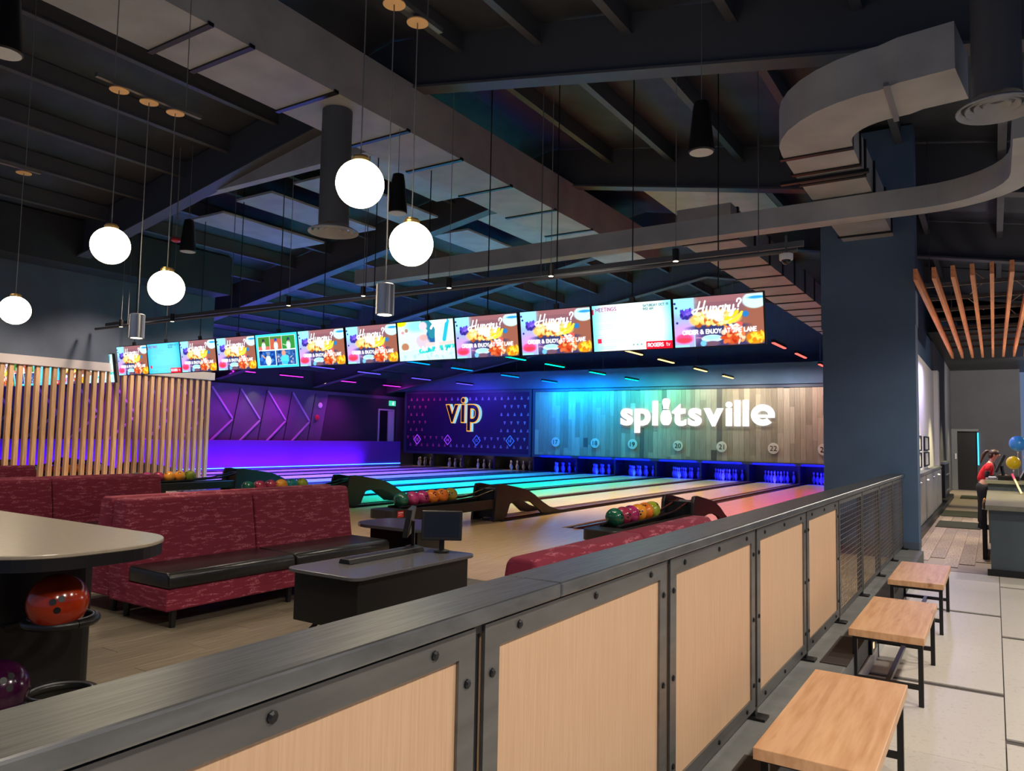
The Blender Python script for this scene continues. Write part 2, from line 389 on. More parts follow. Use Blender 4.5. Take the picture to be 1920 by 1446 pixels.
for k in range(-16, 13):
    if k == 0: continue
    x = XR+k*1.15
    m = MB().box(x-0.035, x+0.035, -5, 33, roof(x)-0.26, roof(x)-0.01)
    m.box(x-0.035, x+0.06, -5, 33, roof(x)-0.28, roof(x)-0.26)
    m.build('purlin', 'beam', ceiling)
# hung acoustic panels between purlins (paler squares of the deck)
for k, yy, ln in ((-4, 8.3, 2.6), (-3, 8.6, 2.8), (-2, 8.4, 2.7), (-5, 8.2, 2.4), (-3, 12.4, 3.0), (-2, 12.3, 3.2), (1, 12.2, 3.0), (2, 12.3, 2.8), (-1, 12.5, 3.0)):
    x = XR+k*1.15
    B(x+0.1, x+1.05, yy, yy+ln, roof(x)-0.42, roof(x)-0.38).build('ceiling_panel', 'duct', ceiling)

# ---- walls
struct(B(-27, -2.0, 26.6, 26.75, 0, 6.5).build('wall_back', 'navy'), 'dark navy wall at the end of the lanes')
wb2 = struct(B(-22.4, -2.0, 25.22, 25.34, 3.48, roof(-22)).build('wall_back_upper', 'navy'), 'navy wall above the masking units')
wl = struct(B(-22.6, -22.3, 2, 26.6, 0, 3.25).build('wall_left', 'wallviolet'), 'grey violet side wall with chevrons')
struct(B(-22.75, -22.45, -4, 26.6, 3.25, 4.2).build('wall_left_upper', 'ductdark'), 'dark soffit above the chevron wall')
# chevron panels: slanted seams and pale V strips
def on_wall(u, v): p = on_x(u, v, -22.3); return p[1], p[2]
def strip(m, p, q, wd, x0, x1):
    p, q = Vector(p), Vector(q); d = (q-p).normalized(); n = Vector((-d.y, d.x))*wd/2
    m.prism([tuple(p+n), tuple(q+n), tuple(q-n), tuple(p-n)], 'x', x0, x1)
for k in range(-8, 4):
    dy = k*1.164
    m = MB(); strip(m, (16.98+dy, 3.12), (16.64+dy, 1.25), 0.035, -22.3, -22.292); m.build('panel_seam', 'black', wl)
    if k == 3: continue
    m = MB()
    strip(m, (17.00+dy, 3.10), (17.90+dy, 2.0), 0.058, -22.3, -22.26); strip(m, (17.90+dy, 2.04), (17.02+dy, 1.25), 0.058, -22.3, -22.26)
    m.build('chevron_strip', 'chevron', wl)
m = MB(); m.prism([(21.15, 3.12), (20.80, 1.25), (25.2, 1.25), (25.2, 3.12)], 'x', -22.3, -22.285); m.build('wall_panel', 'ductdark', wl)
# low kick wall with LED strip at its foot
kw = struct(B(-22.05, -21.9, 4, 25.1, 0.1, 1.29).build('wall_kick', 'lowwall', bevel=0.01), 'low violet-lit wall beside lane thirteen')
tag(B(-21.9, -21.87, 4, 25.1, 0.335, 0.35).build('led_strip', glow('blue_led', (0.06, 0.3, 1.0), 7.0)), 'blue LED strip along foot of the violet low wall', 'led strip')
for yy in (7, 10.5, 14, 17.5, 21):
    lamp('AREA', (-21.45, yy, 0.28), 42, (0.20, 0.02, 1.0), 3.4, aim=(-22, yy, 0.72), sy=0.1, spread=1.7, name='led_wash')
for uv in ((475, 738), (590, 742)):
    p_ = on_x(*uv, -22.3)
    lamp('SPOT', (-21.7, p_[1], 3.55), 30, WARM, 0.04, aim=(-22.3, p_[1], 2.0), spot=1.1, name='wall_grazer')
# door on the left wall near the corner
d1 = struct(B(-22.3, -22.27, 24.1, 24.95, 1.2, 2.62).build('door_1', 'black'), 'dark doorway beside the exit sign')
B(-22.3, -22.25, 24.02, 24.1, 1.2, 2.68).build('door_frame', 'whiteplastic', d1); B(-22.3, -22.25, 24.95, 25.03, 1.2, 2.68).build('door_frame', 'whiteplastic', d1)
B(-22.3, -22.25, 24.1, 24.95, 2.62, 2.68).build('door_frame', 'whiteplastic', d1)
B(-22.27, -22.22, 24.62, 24.93, 1.2, 2.6).build('door_leaf', 'whiteplastic', d1)
# VIP partition: bulkhead + beam (slats later)
struct(B(-15.3, -15.14, 2.0, 10.73, 2.93, 5.5).build('wall_partition', 'slate'), 'slate bulkhead above the slatted partition')
struct(B(-15.1, -14.4, 2.0, 10.6, 4.65, 5.5).build('ceiling_soffit', 'ductdark'), 'dark soffit along top of slate bulkhead')
struct(B(-15.32, -15.10, 2.0, 10.80, 2.76, 2.93).build('trim_1', mat('white_beam', rgb(200, 192, 188), 0.6), bevel=0.005), 'white beam above the slats')
# column and hall walls
col = struct(B(-1.97, -0.835, 11.0, 11.35, 0, roof(-0.8)).build('column', 'navy'), 'big navy column at end of the railing')
B(-1.985, -0.825, 10.985, 11.34, 3.16, roof(-0.8)-0.01).build('column_upper_panel', 'navy', col)
B(-1.98, -0.83, 10.985, 11.34, ZB, 0.34).build('column_base', 'slate', col)
struct(B(-2.0, -1.36, 11.35, 25.2, 0, 6.0).build('wall_right', 'navy'), 'navy wall between lanes and hall')
struct(B(-1.36, -1.28, 11.36, 22.4, 0, 3.45).build('wall_hall_left', 'white'), 'white hall wall with framed notices')
struct(B(-1.36, -1.18, 22.0, 22.5, 0, 3.5).build('trim_2', 'white'), 'white wall end pier')
struct(B(-1.28, -1.26, 12.12, 22.0, 0.0, 0.14).build('baseboard_hall', 'black'), 'black baseboard under hall wall')
struct(B(-2.0, -1.3, 22.5, 31.8, 0, 4.6).build('wall_hall_recess', 'charcoal'), 'charcoal hall wall past white wall')
m = MB().box(-3, -1.30, 31.6, 31.8, 0, 4.4).box(-0.52, 0.80, 31.6, 31.8, 0, 4.4).box(-1.30, -0.52, 31.6, 31.8, 2.12, 4.4)
struct(m.build('wall_far', 'charcoal'), 'charcoal wall at the end of the hall')
d2 = struct(B(-1.30, -0.52, 31.66, 31.75, 0, 2.12).build('door_2', 'black'), 'black doorway at the end of hall')
B(-1.36, -1.12, 31.52, 31.62, 0, 2.18).build('door_frame', mat('grey_frame', rgb(120, 122, 124), 0.6), d2)
B(-1.12, -0.46, 31.52, 31.62, 2.10, 2.18).build('door_frame', mat('grey_frame2', rgb(120, 122, 124), 0.6), d2)
struct(B(0.82, 3.5, 24.0, 24.2, 0, 4.4).build('wall_hall_right', 'charcoal'), 'charcoal wall right of the counter')
struct(B(-1.3, 6, 20.5, 33, 4.3, 4.4).build('ceiling_hall', 'black'), 'black hall ceiling')

# ---- mask frame
# ================================================================ MASKING UNITS
def ledcol(x):  # rainbow over the lanes by position
    pts = [(-22, (0.75, 0.02, 0.9)), (-20.5, (0.6, 0.03, 1.0)), (-17.2, (0.05, 0.06, 1.0)), (-14, (0.0, 0.25, 1.0)), (-12.0, (0.0, 0.40, 0.95)), (-10.0, (0.04, 0.8, 0.55)), (-7.0, (1.0, 0.85, 0.6)), (-5.0, (1.0, 0.8, 0.7)), (-3.2, (1.0, 0.1, 0.12))]
    for (a, ca), (b, cb) in zip(pts[:-1], pts[1:]):
        if x <= b:
            t = max(0, min(1, (x-a)/(b-a))); return tuple(p+(q-p)*t for p, q in zip(ca, cb))
    return pts[-1][1]
fr = mat('mask_frame', rgb(62, 72, 96), 0.5)
def frame(parent, x0, x1, z0, z1, t):
    for a in ((x0-t, x1+t, MY-0.06, MY+0.05, z1, z1+t), (x0-t, x1+t, MY-0.06, MY+0.05, z0-t, z0), (x0-t, x0, MY-0.06, MY+0.05, z0, z1), (x1, x1+t, MY-0.06, MY+0.05, z0, z1)):
        B(*a).build('frame_bar', fr, parent)
# splitsville mask
mk = thing('masking_unit', 'wide wood-plank masking unit with glowing white splitsville lettering', 'masking unit', (-8.6, MY, 0.9))
x0, x1, z0, z1 = -15.10, -2.05, 0.92, 3.36
B(x0, x1, MY, MY+0.05, z0, z1).build('backing', 'slate', mk)
frame(mk, x0, x1, z0, z1, 0.09)
bw = [random_tint(mat('mask_board', rgb(*c), 0.55, var=0.1, scale=8, stretch=(4, 1, 0.3)), 0.14) for c in ((172, 160, 142), (154, 143, 126), (186, 174, 156), (104, 98, 94))]
x = x0; i = 0
while x < x1-0.02:
    wd = min(0.15+0.07*random.random(), x1-x)
    cuts = sorted([z0, z1]+[z0+random.random()*(z1-z0) for _ in range(random.choice((1, 1, 2)))])
    for a, b in zip(cuts[:-1], cuts[1:]):
        if b-a < 0.05: continue
        B(x+0.002, x+wd-0.002, MY-0.012-0.006*random.random(), MY+0.001, a+0.001, b-0.001).build('board', bw[random.choices((0, 1, 2, 3), (5, 4, 4, 0.6))[0]], mk)
    x += wd
# letters
def pin_prof(h):
    k = h/0.381
    return [(0.0258*k, 0), (0.0385*k, 0.04*k), (0.054*k, 0.085*k), (0.0605*k, 0.114*k), (0.058*k, 0.145*k), (0.048*k, 0.19*k), (0.034*k, 0.228*k), (0.0245*k, 0.254*k), (0.0255*k, 0.28*k), (0.031*k, 0.32*k), (0.0323*k, 0.343*k), (0.028*k, 0.363*k), (0.016*k, 0.376*k), (0.001, 0.381*k)]
sx0, sx1, base = on_y(1165, 797, MY)[0], on_y(1458, 797, MY)[0], on_y(1240, 796, MY)[2]
letters = []; x = 0
def e_mesh():
    R0, R1, cz = 0.30, 0.135, 0.285; n = 40; vs = []; fs = []
    angs = [4+k*(316-4)/n for k in range(n+1)]
    for a in angs:
        c_, s_ = math.cos(math.radians(a)), math.sin(math.radians(a)); vs += [(R0*c_, 0, cz+R0*s_), (R1*1.05*c_, 0, cz+R1*s_*0.92)]
    fs = [(2*i, 2*i+2, 2*i+3, 2*i+1) for i in range(n)]
    i0 = min(range(n+1), key=lambda i: abs(angs[i]-172)); i1 = min(range(n+1), key=lambda i: abs(angs[i]-212))
    vs += [(R0*0.98, 0, cz-0.075), (R1*0.5, 0, cz-0.075)]; k = len(vs)-2
    fs += [(0, 1, k+1, k), (1, 2*i0+1, 2*i1+1, k+1)]
    me = bpy.data.meshes.new('letter'); me.from_pydata(vs, [], fs); me.materials.append(M['signwhite']); return me
SZ = 1.0
for ch in 'splitsville':
    if ch == 'i' and not any(l[0] == 'pin' for l in letters):
        letters.append(('pin', None, x, 0.36)); x += 0.36; continue
    me = text_mesh(ch, SZ, M['signwhite'], 0.0, 0.034, 'letter', 8) if ch != 'e' else e_mesh()
    lo, hi = bounds(me); me.transform(Matrix.Translation((-lo[0], 0, 0)))
    letters.append((ch, me, x, hi[0]-lo[0])); x += hi[0]-lo[0]+0.06
kx = (sx1-sx0)/x; kz = 1.0
ltop = on_y(1233, 752, MY)[2]
h_l = [bounds(l[1])[1][2] for l in letters if l[0] == 'l'][0]; kz = (ltop-base)/h_l
YS = MY-0.055
sg = thing('letter_sign', 'glowing white splitsville channel letters mounted on the plank masking unit', 'sign', ((sx0+sx1)/2, YS, base))
for ch, me, lx, wd in letters:
    if me is None:
        w2 = wd*kx*0.44; cxp = sx0+(lx+wd/2)*kx; H_ = (ltop-base)+0.10
        lower = [(w2*a, H_*b) for a, b in ((0.45, 0), (0.72, 0.06), (0.95, 0.16), (1.0, 0.26), (0.95, 0.36), (0.78, 0.46), (0.55, 0.56))]
        upper = [(w2*a, H_*b) for a, b in ((0.50, 0.60), (0.46, 0.66), (0.55, 0.74), (0.66, 0.82), (0.68, 0.90), (0.58, 0.96), (0.34, 1.0), (0.02, 1.01))]
        for part in (lower, upper):
            poly = [(cxp+r, base-0.02+z) for r, z in part]+[(cxp-r, base-0.02+z) for r, z in part[::-1]]
            MB().prism(poly, 'y', YS-0.02, YS+0.03).build('pin_letter', 'signwhite', sg)
        continue
    me.transform(Matrix.Diagonal((kx, 1, kz, 1)))
    o = link('letter', me, sg, Vector((sx0+lx*kx, YS, base))-wloc(sg))
    so = o.modifiers.new('thickness', 'SOLIDIFY'); so.thickness = 0.06; so.offset = 0
for k in range(6):
    xx = sx0+(k+0.5)*(sx1-sx0)/6
    lamp('POINT', (xx, MY-0.20, base+0.36), 0.5, (0.9, 0.95, 1.0), 0.06, name='sign_halo')
# lane number discs
for n in range(17, 25):
    uv = {17: (1043, 829), 18: (1117, 831), 19: (1187, 833), 20: (1272, 836), 21: (1354, 838), 22: (1451, 841)}.get(n)
    p = on_y(*uv, MY) if uv else (LANES[n], MY, on_y(1451, 841, MY)[2])
    t = thing('lane_number', f'round pale lane number disc reading {WORD[n]} on the plank mask', 'sign', (p[0], MY-0.04, p[2]))
    m = MB().lathe([(0.175, 0), (0.18, 0.006), (0.18, 0.02), (0.172, 0.024)], n=36).xform(Matrix.Rotation(math.pi/2, 4, 'X'))
    m.build('disc', mat('disc_pale', rgb(236, 230, 218), 0.5), t, world=False)
    me = text_mesh(str(n), 0.24, M['black'], 0.002, 0.0, 'numeral'); centre_mesh(me)
    link('numeral', me, t, (0, -0.028, 0))
# vip mask
vm = thing('masking_unit', 'dark violet masking unit with small triangles and neon vip lettering', 'masking unit', (-18.5, MY, 0.87))
vx0, vx1, vz0, vz1 = -21.66, -15.36, 0.90, 3.36
B(vx0, vx1, MY-0.01, MY+0.05, vz0, vz1).build('panel', mat('vip_panel', rgb(44, 30, 78), 0.5), vm)
frame(vm, vx0, vx1, vz0, vz1, 0.10)
tp, tl = MB(), MB()
for r_ in range(7):
    z = vz1-0.24-r_*0.325
    for k in range(20):
        xx = vx0+0.25+k*0.315-(0.15 if r_ % 2 else 0)
        mid = abs(xx+18.6)
        if 0 < r_ < 5 and mid < 1.9: continue
        if r_ == 5 and mid < 0.8: continue
        s_ = 0.055; sg_ = -1 if r_ % 2 else 1
        (tp if (xx < -19.3) else tl).prism([(xx-s_, z-s_*sg_), (xx+s_, z-s_*sg_), (xx+0.012, z+s_*1.3*sg_), (xx-0.012, z+s_*1.3*sg_)], 'y', MY-0.016, MY-0.009)
for m, c in ((tp, (226, 90, 150)), (tl, (170, 168, 200))):
    o = m.build('triangle_print', mat('triangle_ink', rgb(*c), 0.6), vm); o['kind'] = 'stuff'
# neon vip: outlined letters
vp = on_y(838, 790, MY); vq = on_y(905, 790, MY)
vs = thing('neon_sign', 'neon vip sign, orange outlined letters with pale blue edge', 'sign', ((vp[0]+vq[0])/2, MY-0.1, vp[2]))
dark = mat('vip_letter_face', rgb(30, 10, 34), 0.6); orange = glow('neon_orange', (1.0, 0.42, 0.05), 1.15); ice = glow('neon_ice', (0.35, 0.75, 1.0), 0.9)
x = vp[0]-0.02; tot = vq[0]-vp[0]
vl = []
xx = 0
for ch in 'vip':
    me = text_mesh(ch, 1.5, dark, 0.0, 0.05, 'letter_face', 8); lo, hi = bounds(me); me.transform(Matrix.Translation((-lo[0], 0, 0)))
    vl.append((ch, xx, hi[0]-lo[0], lo[2], hi[2])); xx += hi[0]-lo[0]+0.10
kx = tot/xx; zb_, zt_ = on_y(870, 791, MY)[2], on_y(870, 745, MY)[2]
kz = (zt_-zb_)/vl[1][4]
for ch, lx, wd, lo, hi in vl:
    par = None
    for nm, mm, off, dy, dx in (('letter_edge', ice, 0.055, -0.02, 0.085), ('neon_outline', orange, 0.05, -0.06, 0.0), ('letter_face', dark, 0.012, -0.075, 0.0)):
        me = text_mesh(ch, 1.5, mm, 0.0, off, nm, 8); l2, h2 = bounds(me)
        me.transform(Matrix.Translation((-(l2[0]+h2[0])/2+wd/2, 0, 0))); me.transform(Matrix.Diagonal((kx, 1, kz, 1)))
        o = link(nm, me, vs, Vector((x+lx*kx+dx, MY+dy-0.02, zb_))-wloc(vs))
        so = o.modifiers.new('thickness', 'SOLIDIFY'); so.thickness = 0.02; so.offset = 0
for n, uv, c in ((13, (783, 824), (0.35, 0.05, 1.0)), (14, (840, 825), (0.3, 0.05, 1.0)), (15, (894, 826), (0.05, 0.1, 1.0)), (16, (957, 827), (0.03, 0.16, 1.0))):
    p = on_y(*uv, MY); g = glow('neon_violet', c, 1.1)
    t = thing('lane_number', f'neon diamond lane number reading {WORD[n]} on the violet mask', 'sign', (p[0], MY-0.03, p[2]))
    m = MB(); q = [(-0.19, 0), (0, 0.21), (0.19, 0), (0, -0.21)]
    for a, b in zip(q, q[1:]+q[:1]): m.tube((a[0], 0, a[1]), (b[0], 0, b[1]), 0.014, 6)
    m.build('diamond_outline', g, t, world=False)
    me = text_mesh(str(n), 0.17, g, 0.003, 0.0, 'numeral'); centre_mesh(me); link('numeral', me, t, (0, -0.01, 0))

# ================================================================ LANES
def gutter_mesh(x, w_):
    m = MB(); n = 8; vs = []
    pr = [(x+w_*(k/n-0.5), ZB-0.02-0.085*math.sin(math.pi*k/n)) for k in range(n+1)]
    poly = pr+[(x+w_/2, 0.12), (x-w_/2, 0.12)]
    return m.prism(poly, 'y', 10.0, 25.95)
for n, xc in LANES.items():
    t = thing('bowling_lane', f'glossy maple bowling lane number {WORD[n]} between two dark gutters', 'bowling lane', (xc, 10.0, 0.12), 'bowling lanes')
    B(xc-0.525, xc+0.525, 10.0, 25.95, 0.125, ZB).build('lane_surface', 'lane', t, bevel=0.003, seg=1)
    for sgn in (-1, 1): gutter_mesh(xc+sgn*0.63, 0.2).build('gutter', 'gutter', t, smooth=True)
ks = sorted(LANES)
for a, b in [(None, 13)]+list(zip(ks[:-1], ks[1:]))+[(24, None)]:
    xa = LANES[a]+0.735 if a else -21.88; xb = LANES[b]-0.735 if b else -2.02
    if xb-xa < 0.02: continue
    nm = f'between lanes {WORD[a]} and {WORD[b]}' if a and b else ('beside lane thirteen' if b else 'beside lane twenty-four')
    t = thing('lane_capping', f'long low lane divider {nm}', 'lane divider', ((xa+xb)/2, 10.0, 0.12))
    B(xa+0.005, xb-0.005, 10.0, 25.95, 0.122, ZB+0.015).build('cap', 'capping' if (b or 25) > 20 else 'gutter', t, bevel=0.006, seg=1)
    for xe in (xa+0.018, xb-0.018):
        B(xe-0.012, xe+0.012, 10.0, 25.9, ZB+0.0152, ZB+0.022).build('edge_trim', 'alu', t)
# bowling pins
pmw = mat('pin_white', (0.8, 0.78, 0.74), 0.3); pmr = mat('pin_stripe', (0.6, 0.02, 0.05), 0.4)
pin_me = MB().lathe(pin_prof(0.381), n=14).mesh('bowling_pin_body', pmw, smooth=True)
str_me = MB().lathe([(0.0262, 0.246), (0.0262, 0.262)], n=14).lathe([(0.0275, 0.278), (0.0285, 0.292)], n=14).mesh('stripe', pmr)
for n, xc in LANES.items():
    k = 0
    vip = n < 17
    for row in range(4):
        for j in range(row+1):
            if n == 24: continue
            p = (xc+(j-row/2)*0.305, 25.32+row*0.22, ZB)
            lab = f'white bowling pin standing at the end of lane {WORD[n]}' if vip else f'blue-lit bowling pin standing at the end of lane {WORD[n]}'
            o = tag(link('bowling_pin', pin_me, None, p), lab, 'bowling pin', f'bowling pins of lane {n}')
            link('stripe', str_me, o)
for n, xc in LANES.items():
    if n < 17: lamp('AREA', (xc-0.3, 25.30, 0.84), 1.6, (1.0, 0.72, 0.30), 0.35, aim=(xc-0.2, 25.7, 0.4), sy=0.2, name='pin_deck_light')
    else: lamp('AREA', (xc, 25.1, 0.82), 26, (0.0, 0.0, 1.0), 1.3, aim=(xc, 25.7, 0.45), sy=0.15, name='pin_deck_light')
for a, b in list(zip(ks[:-1], ks[1:])):
    xm = (LANES[a]+0.74+LANES[b]-0.74)/2
    tag(B(xm-0.03, xm+0.03, 25.27, 26.09, ZB+0.025, 1.0).build('kickback', 'gutter'), f'dark kickback board between pin decks of lanes {WORD[a]} and {WORD[b]}', 'partition')
tag(B(-22, -2.0, 26.1, 26.15, 0.1, 1.1).build('pit_curtain', 'black'), 'black pit curtain behind all the pins', 'curtain')

# ================================================================ BALL RETURNS AND BALLS
def ball_mat(name, c, c2=None):
    return mat(name, rgb(*c), 0.16, col2=rgb(*(c2 or [min(255, int(x*1.35)+12) for x in c])), scale=9, detail=6, spec=0.6)
BC = {'dark green': ball_mat('ball_green', (10, 66, 50), (36, 104, 78)), 'crimson': ball_mat('ball_crimson', (128, 22, 58), (176, 62, 88)), 'magenta': ball_mat('ball_magenta', (140, 26, 84), (190, 60, 120)),
      'orange': ball_mat('ball_orange', (214, 96, 20), (240, 140, 50)), 'amber': ball_mat('ball_amber', (226, 130, 24), (240, 168, 60)), 'olive': ball_mat('ball_olive', (128, 120, 30), (176, 150, 60)),
      'teal': ball_mat('ball_teal', (20, 110, 120), (50, 160, 160)), 'lime': ball_mat('ball_lime', (120, 150, 30), (180, 190, 70)), 'purple': ball_mat('ball_purple', (38, 8, 36), (64, 16, 54)), 'cream': ball_mat('ball_cream', (214, 200, 140), (236, 226, 180))}
ball_body = MB().sphere((0, 0, 0), 0.108, 28, 18)
hole = MB()
for az, el in ((0.0, 0.55), (0.32, 0.62), (0.15, 0.25)):
    d = Vector((math.cos(el)*math.cos(az), math.cos(el)*math.sin(az), math.sin(el)))
    hole.tube(d*0.1062, d*0.1087, 0.0125, 12)
hole_me = hole.mesh('finger_hole', M['black'])
ball_me = {k: ball_body.mesh('bowling_ball_body', m, smooth=True) for k, m in BC.items()}
def ball(color, loc, label, group, rot=None):
    o = tag(link('bowling_ball', ball_me[color], None, loc, rot or (random.uniform(-0.6, 0.6), random.uniform(-0.7, 0.3), random.uniform(-2.2, -0.2))), label, 'bowling ball', group)
    link('finger_hole', hole_me, o); return o
retm = mat('return_black', (0.013, 0.013, 0.014), 0.4)
def make_return():
    t = thing('ball_return', '', 'ball return', (0, 9.9, ZB))
    outer = [(0, 0), (0.06, 0.50), (0.10, 0.58), (0.22, 0.585), (0.78, 0.50), (1.02, 0.45), (1.25, 0.36), (1.48, 0.24), (1.75, 0.13), (2.1, 0.05), (2.6, 0.012), (2.6, 0), (1.75, 0), (1.5, 0.03), (1.34, 0.12), (1.15, 0.23), (0.95, 0.285), (0.72, 0.30), (0.52, 0.28), (0.42, 0.22), (0.30, 0)]
    for sgn in (-1, 1): MB().prism(outer, 'x', sgn*0.21-0.022, sgn*0.21+0.022).build('side_plate', retm, t, world=False, bevel=0.006, seg=1)
    MB().prism([(0.12, 0.05), (0.42, 0.05), (0.55, 0.30), (0.5, 0.5), (0.14, 0.5)], 'x', -0.188, 0.188).build('lift_housing', 'black', t, world=False)
    m = MB()
    for sgn in (-1, 1):
        m.path([(sgn*0.10, 0.35, 0.50), (sgn*0.10, 0.05, 0.46), (sgn*0.10, -0.3, 0.40), (sgn*0.10, -0.9, 0.375), (sgn*0.10, -2.1, 0.36)], 0.018, 8)
    m.build('ball_rail', 'rubber', t, world=False, smooth=True)
    for sgn in (-1, 1): B(sgn*0.185-0.02, sgn*0.185+0.02, -2.1, 0.1, 0.20, 0.345).build('rack_side', retm, t, world=False, bevel=0.008, seg=1)
    B(-0.165, 0.165, -2.1, 0.1, 0.20, 0.23).build('rack_pan', 'black', t, world=False)
    n = 10; poly = [(-0.21, -2.08)]+[(-0.21+0.1*(1-math.cos(a)), -2.30-0.1*math.sin(a)) for a in [math.pi/2*k/n for k in range(n+1)]]+[(0.21-0.1*(1-math.cos(a)), -2.30-0.1*math.sin(a)) for a in [math.pi/2*k/n for k in range(n, -1, -1)]]+[(0.21, -2.08)]
    MB().prism(poly, 'z', 0.22, 0.345).build('rack_nose', retm, t, world=False, bevel=0.012)
    B(-0.13, 0.13, -1.55, -1.42, 0.0, 0.21).build('rack_leg', retm, t, world=False, bevel=0.01, seg=1)
    MB().path([(0, -2.1, 0.27), (0, -2.12, 0.18), (0, -2.2, 0.09), (0, -2.38, 0.025)], 0.03, 8).build('rack_leg', retm, t, world=False, smooth=True)
    st = B(0.2105, 0.213, -2.27, -2.15, 0.245, 0.33).build('sticker', 'red', t, world=False)
    B(0.2131, 0.2136, -2.255, -2.165, 0.30, 0.312).build('print_line', 'paper', st, world=False); B(0.2131, 0.2136, -2.25, -2.185, 0.275, 0.28).build('print_line', 'paper', st, world=False)
    return t
proto = make_return()
rows = {(23, 24): ('behind the railing-side sofa', ['dark green', 'crimson', 'magenta', 'amber', 'orange', 'lime']),
        (21, 22): ('with the red sticker in view', ['dark green', 'magenta', 'magenta', 'orange', 'orange', 'olive']),
        (19, 20): ('behind the long double sofa', ['dark green', 'crimson', 'crimson', 'amber', 'teal', 'lime']),
        (17, 18): ('at the slatted partition end', ['teal', 'magenta', 'crimson', 'amber', 'amber', 'lime']),
        (15, 16): ('just behind the slatted partition', ['teal', 'crimson', 'crimson', 'orange', 'orange', 'magenta', 'cream']),
        (13, 14): ('by the violet low wall', ['teal', 'orange', 'amber', 'amber', 'cream'])}
for i, (pr, (where, cols)) in enumerate(rows.items()):
    t = proto if i == 0 else copy_tree(proto)
    t.location = (PAIRS[pr], 9.9, ZB)
    t['label'] = f'black ball return with arched hood {where}'; t['group'] = 'ball returns'
    step = 0.222
    for k, c in enumerate(cols):
        rank = ORD[k]; yb = 9.9-1.96+k*step
        ball(c, (PAIRS[pr], yb, ZB+0.445+0.002*k), f'{c} bowling ball, {rank} from nose of ball return {where}', 'balls on the ball returns')

# ================================================================ RAILING
fence = thing('railing', 'steel railing with blond wood panels, wire mesh panels and wide dark cap', 'railing', (XF, 5.0, ZB))
YB = [-0.92, 0.27, 1.46, 2.65, 3.84, 5.03, 6.20, 7.40, 8.60, 9.80, 10.95]
ZT, ZL = 1.165, ZB+0.045
for a, b in ((-0.92, 1.795), (1.80, 10.96)):
    B(-1.165, -0.985, a, b, ZT+0.006, ZT+0.045).build('cap_rail', 'cap', fence, bevel=0.006)
B(-1.05, -1.01, -0.92, 10.95, ZT-0.02, ZT+0.006).build('top_tube', 'blackmetal', fence)
bolt_me = MB().lathe([(0.011, 0), (0.011, 0.004), (0.006, 0.007)], n=8).xform(Matrix.Rotation(math.pi/2, 4, 'Y')).mesh('bolt', M['blackmetal'])
grid = {}
for i, (a, b) in enumerate(zip(YB[:-1], YB[1:])):
    a2, b2 = a+0.008, b-0.030
    wood = i < 6
    fw = 0.062 if wood else 0.036
    m = MB()
    for q in ((a2, b2, ZT-fw, ZT-0.004), (a2, b2, ZL, ZL+fw), (a2, a2+fw, ZL+fw, ZT-fw), (b2-fw, b2, ZL+fw, ZT-fw)):
        m.box(XF-0.008, XF, q[0], q[1], q[2], q[3])
    pf = m.build('panel_frame', 'steel', fence)
    B(XF-0.045, XF-0.012, b-0.024, b+0.002, ZB, ZT).build('post', 'blackmetal', fence)
    if wood:
        B(XF-0.030, XF-0.0085, a2+0.01, b2-0.01, ZL+0.01, ZT-0.012).build('wood_panel', 'panelwood', fence)
        zs = (ZL+0.06+fw, (ZL+ZT)/2, ZT-0.12)
        pts = [(y, z) for z in zs for y in (a2+fw*0.5, b2-fw*0.5)]+[(a2+(b2-a2)*t, z) for t in (0.13, 0.5, 0.87) for z in (ZL+fw*0.5, ZT-fw*0.5)]
        for y, z in pts: link('bolt', bolt_me, pf, Vector((XF, y, z))-wloc(pf))
    else:
        m = MB(); ya, yb, za, zb = a2+fw, b2-fw, ZL+fw, ZT-fw
        ny, nz = round((yb-ya)/0.058), round((zb-za)/0.04)
        for k in range(1, ny): y = ya+(yb-ya)*k/ny; m.box(XF-0.007, XF-0.004, y-0.0016, y+0.0016, za-0.01, zb+0.01)
        for k in range(1, nz): z = za+(zb-za)*k/nz; m.box(XF-0.005, XF-0.002, ya-0.01, yb+0.01, z-0.0016, z+0.0016)
        o = m.build('wire_mesh', 'silver', fence); o['kind'] = 'stuff'
    ft = B(XF-0.06, XF+0.05, b-0.055, b+0.035, ZB, ZB+0.012).build('foot', 'blackmetal', fence)
    B(XF-0.03, XF+0.0, b-0.03, b+0.008, ZB+0.012, ZL+0.01).build('foot_stem', 'blackmetal', ft)
# things seen through the mesh and on the ledge
t = thing('slatted_crate', 'tan slatted wooden crate behind the wire mesh panels', 'crate', (-1.35, 6.75, ZB))
for k in range(9): B(-1.22, -1.20, 6.36+k*0.085, 6.36+k*0.085+0.07, ZB+0.03, 0.84).build('slat', 'slat', t)
B(-1.50, -1.222, 6.36, 7.11, ZB, 0.82).build('crate_body', 'slat', t)
t = thing('outlet_box', 'small dark outlet box with lit switch on the ledge face', 'outlet', (-0.77, 6.1, 0.12))
B(-0.78, -0.755, 5.95, 6.22, 0.105, 0.235).build('box', 'blackmetal', t, bevel=0.004); B(-0.755, -0.752, 6.0, 6.04, 0.14, 0.18).build('lit_switch', glow('switch_lit', (1.0, 0.55, 0.3), 2.0), t)
for k, (a, b) in enumerate(((2.2, 3.35), (5.0, 5.75))):
    tag(B(-0.93, -0.775, a, b, ZB, ZB+0.006).build('floor_pad', mat('brown_pad', (0.035, 0.025, 0.02), 0.8)), f'dark brown pad on the ledge behind {("the knotty-topped", "the middle")[k]} bench', 'pad')

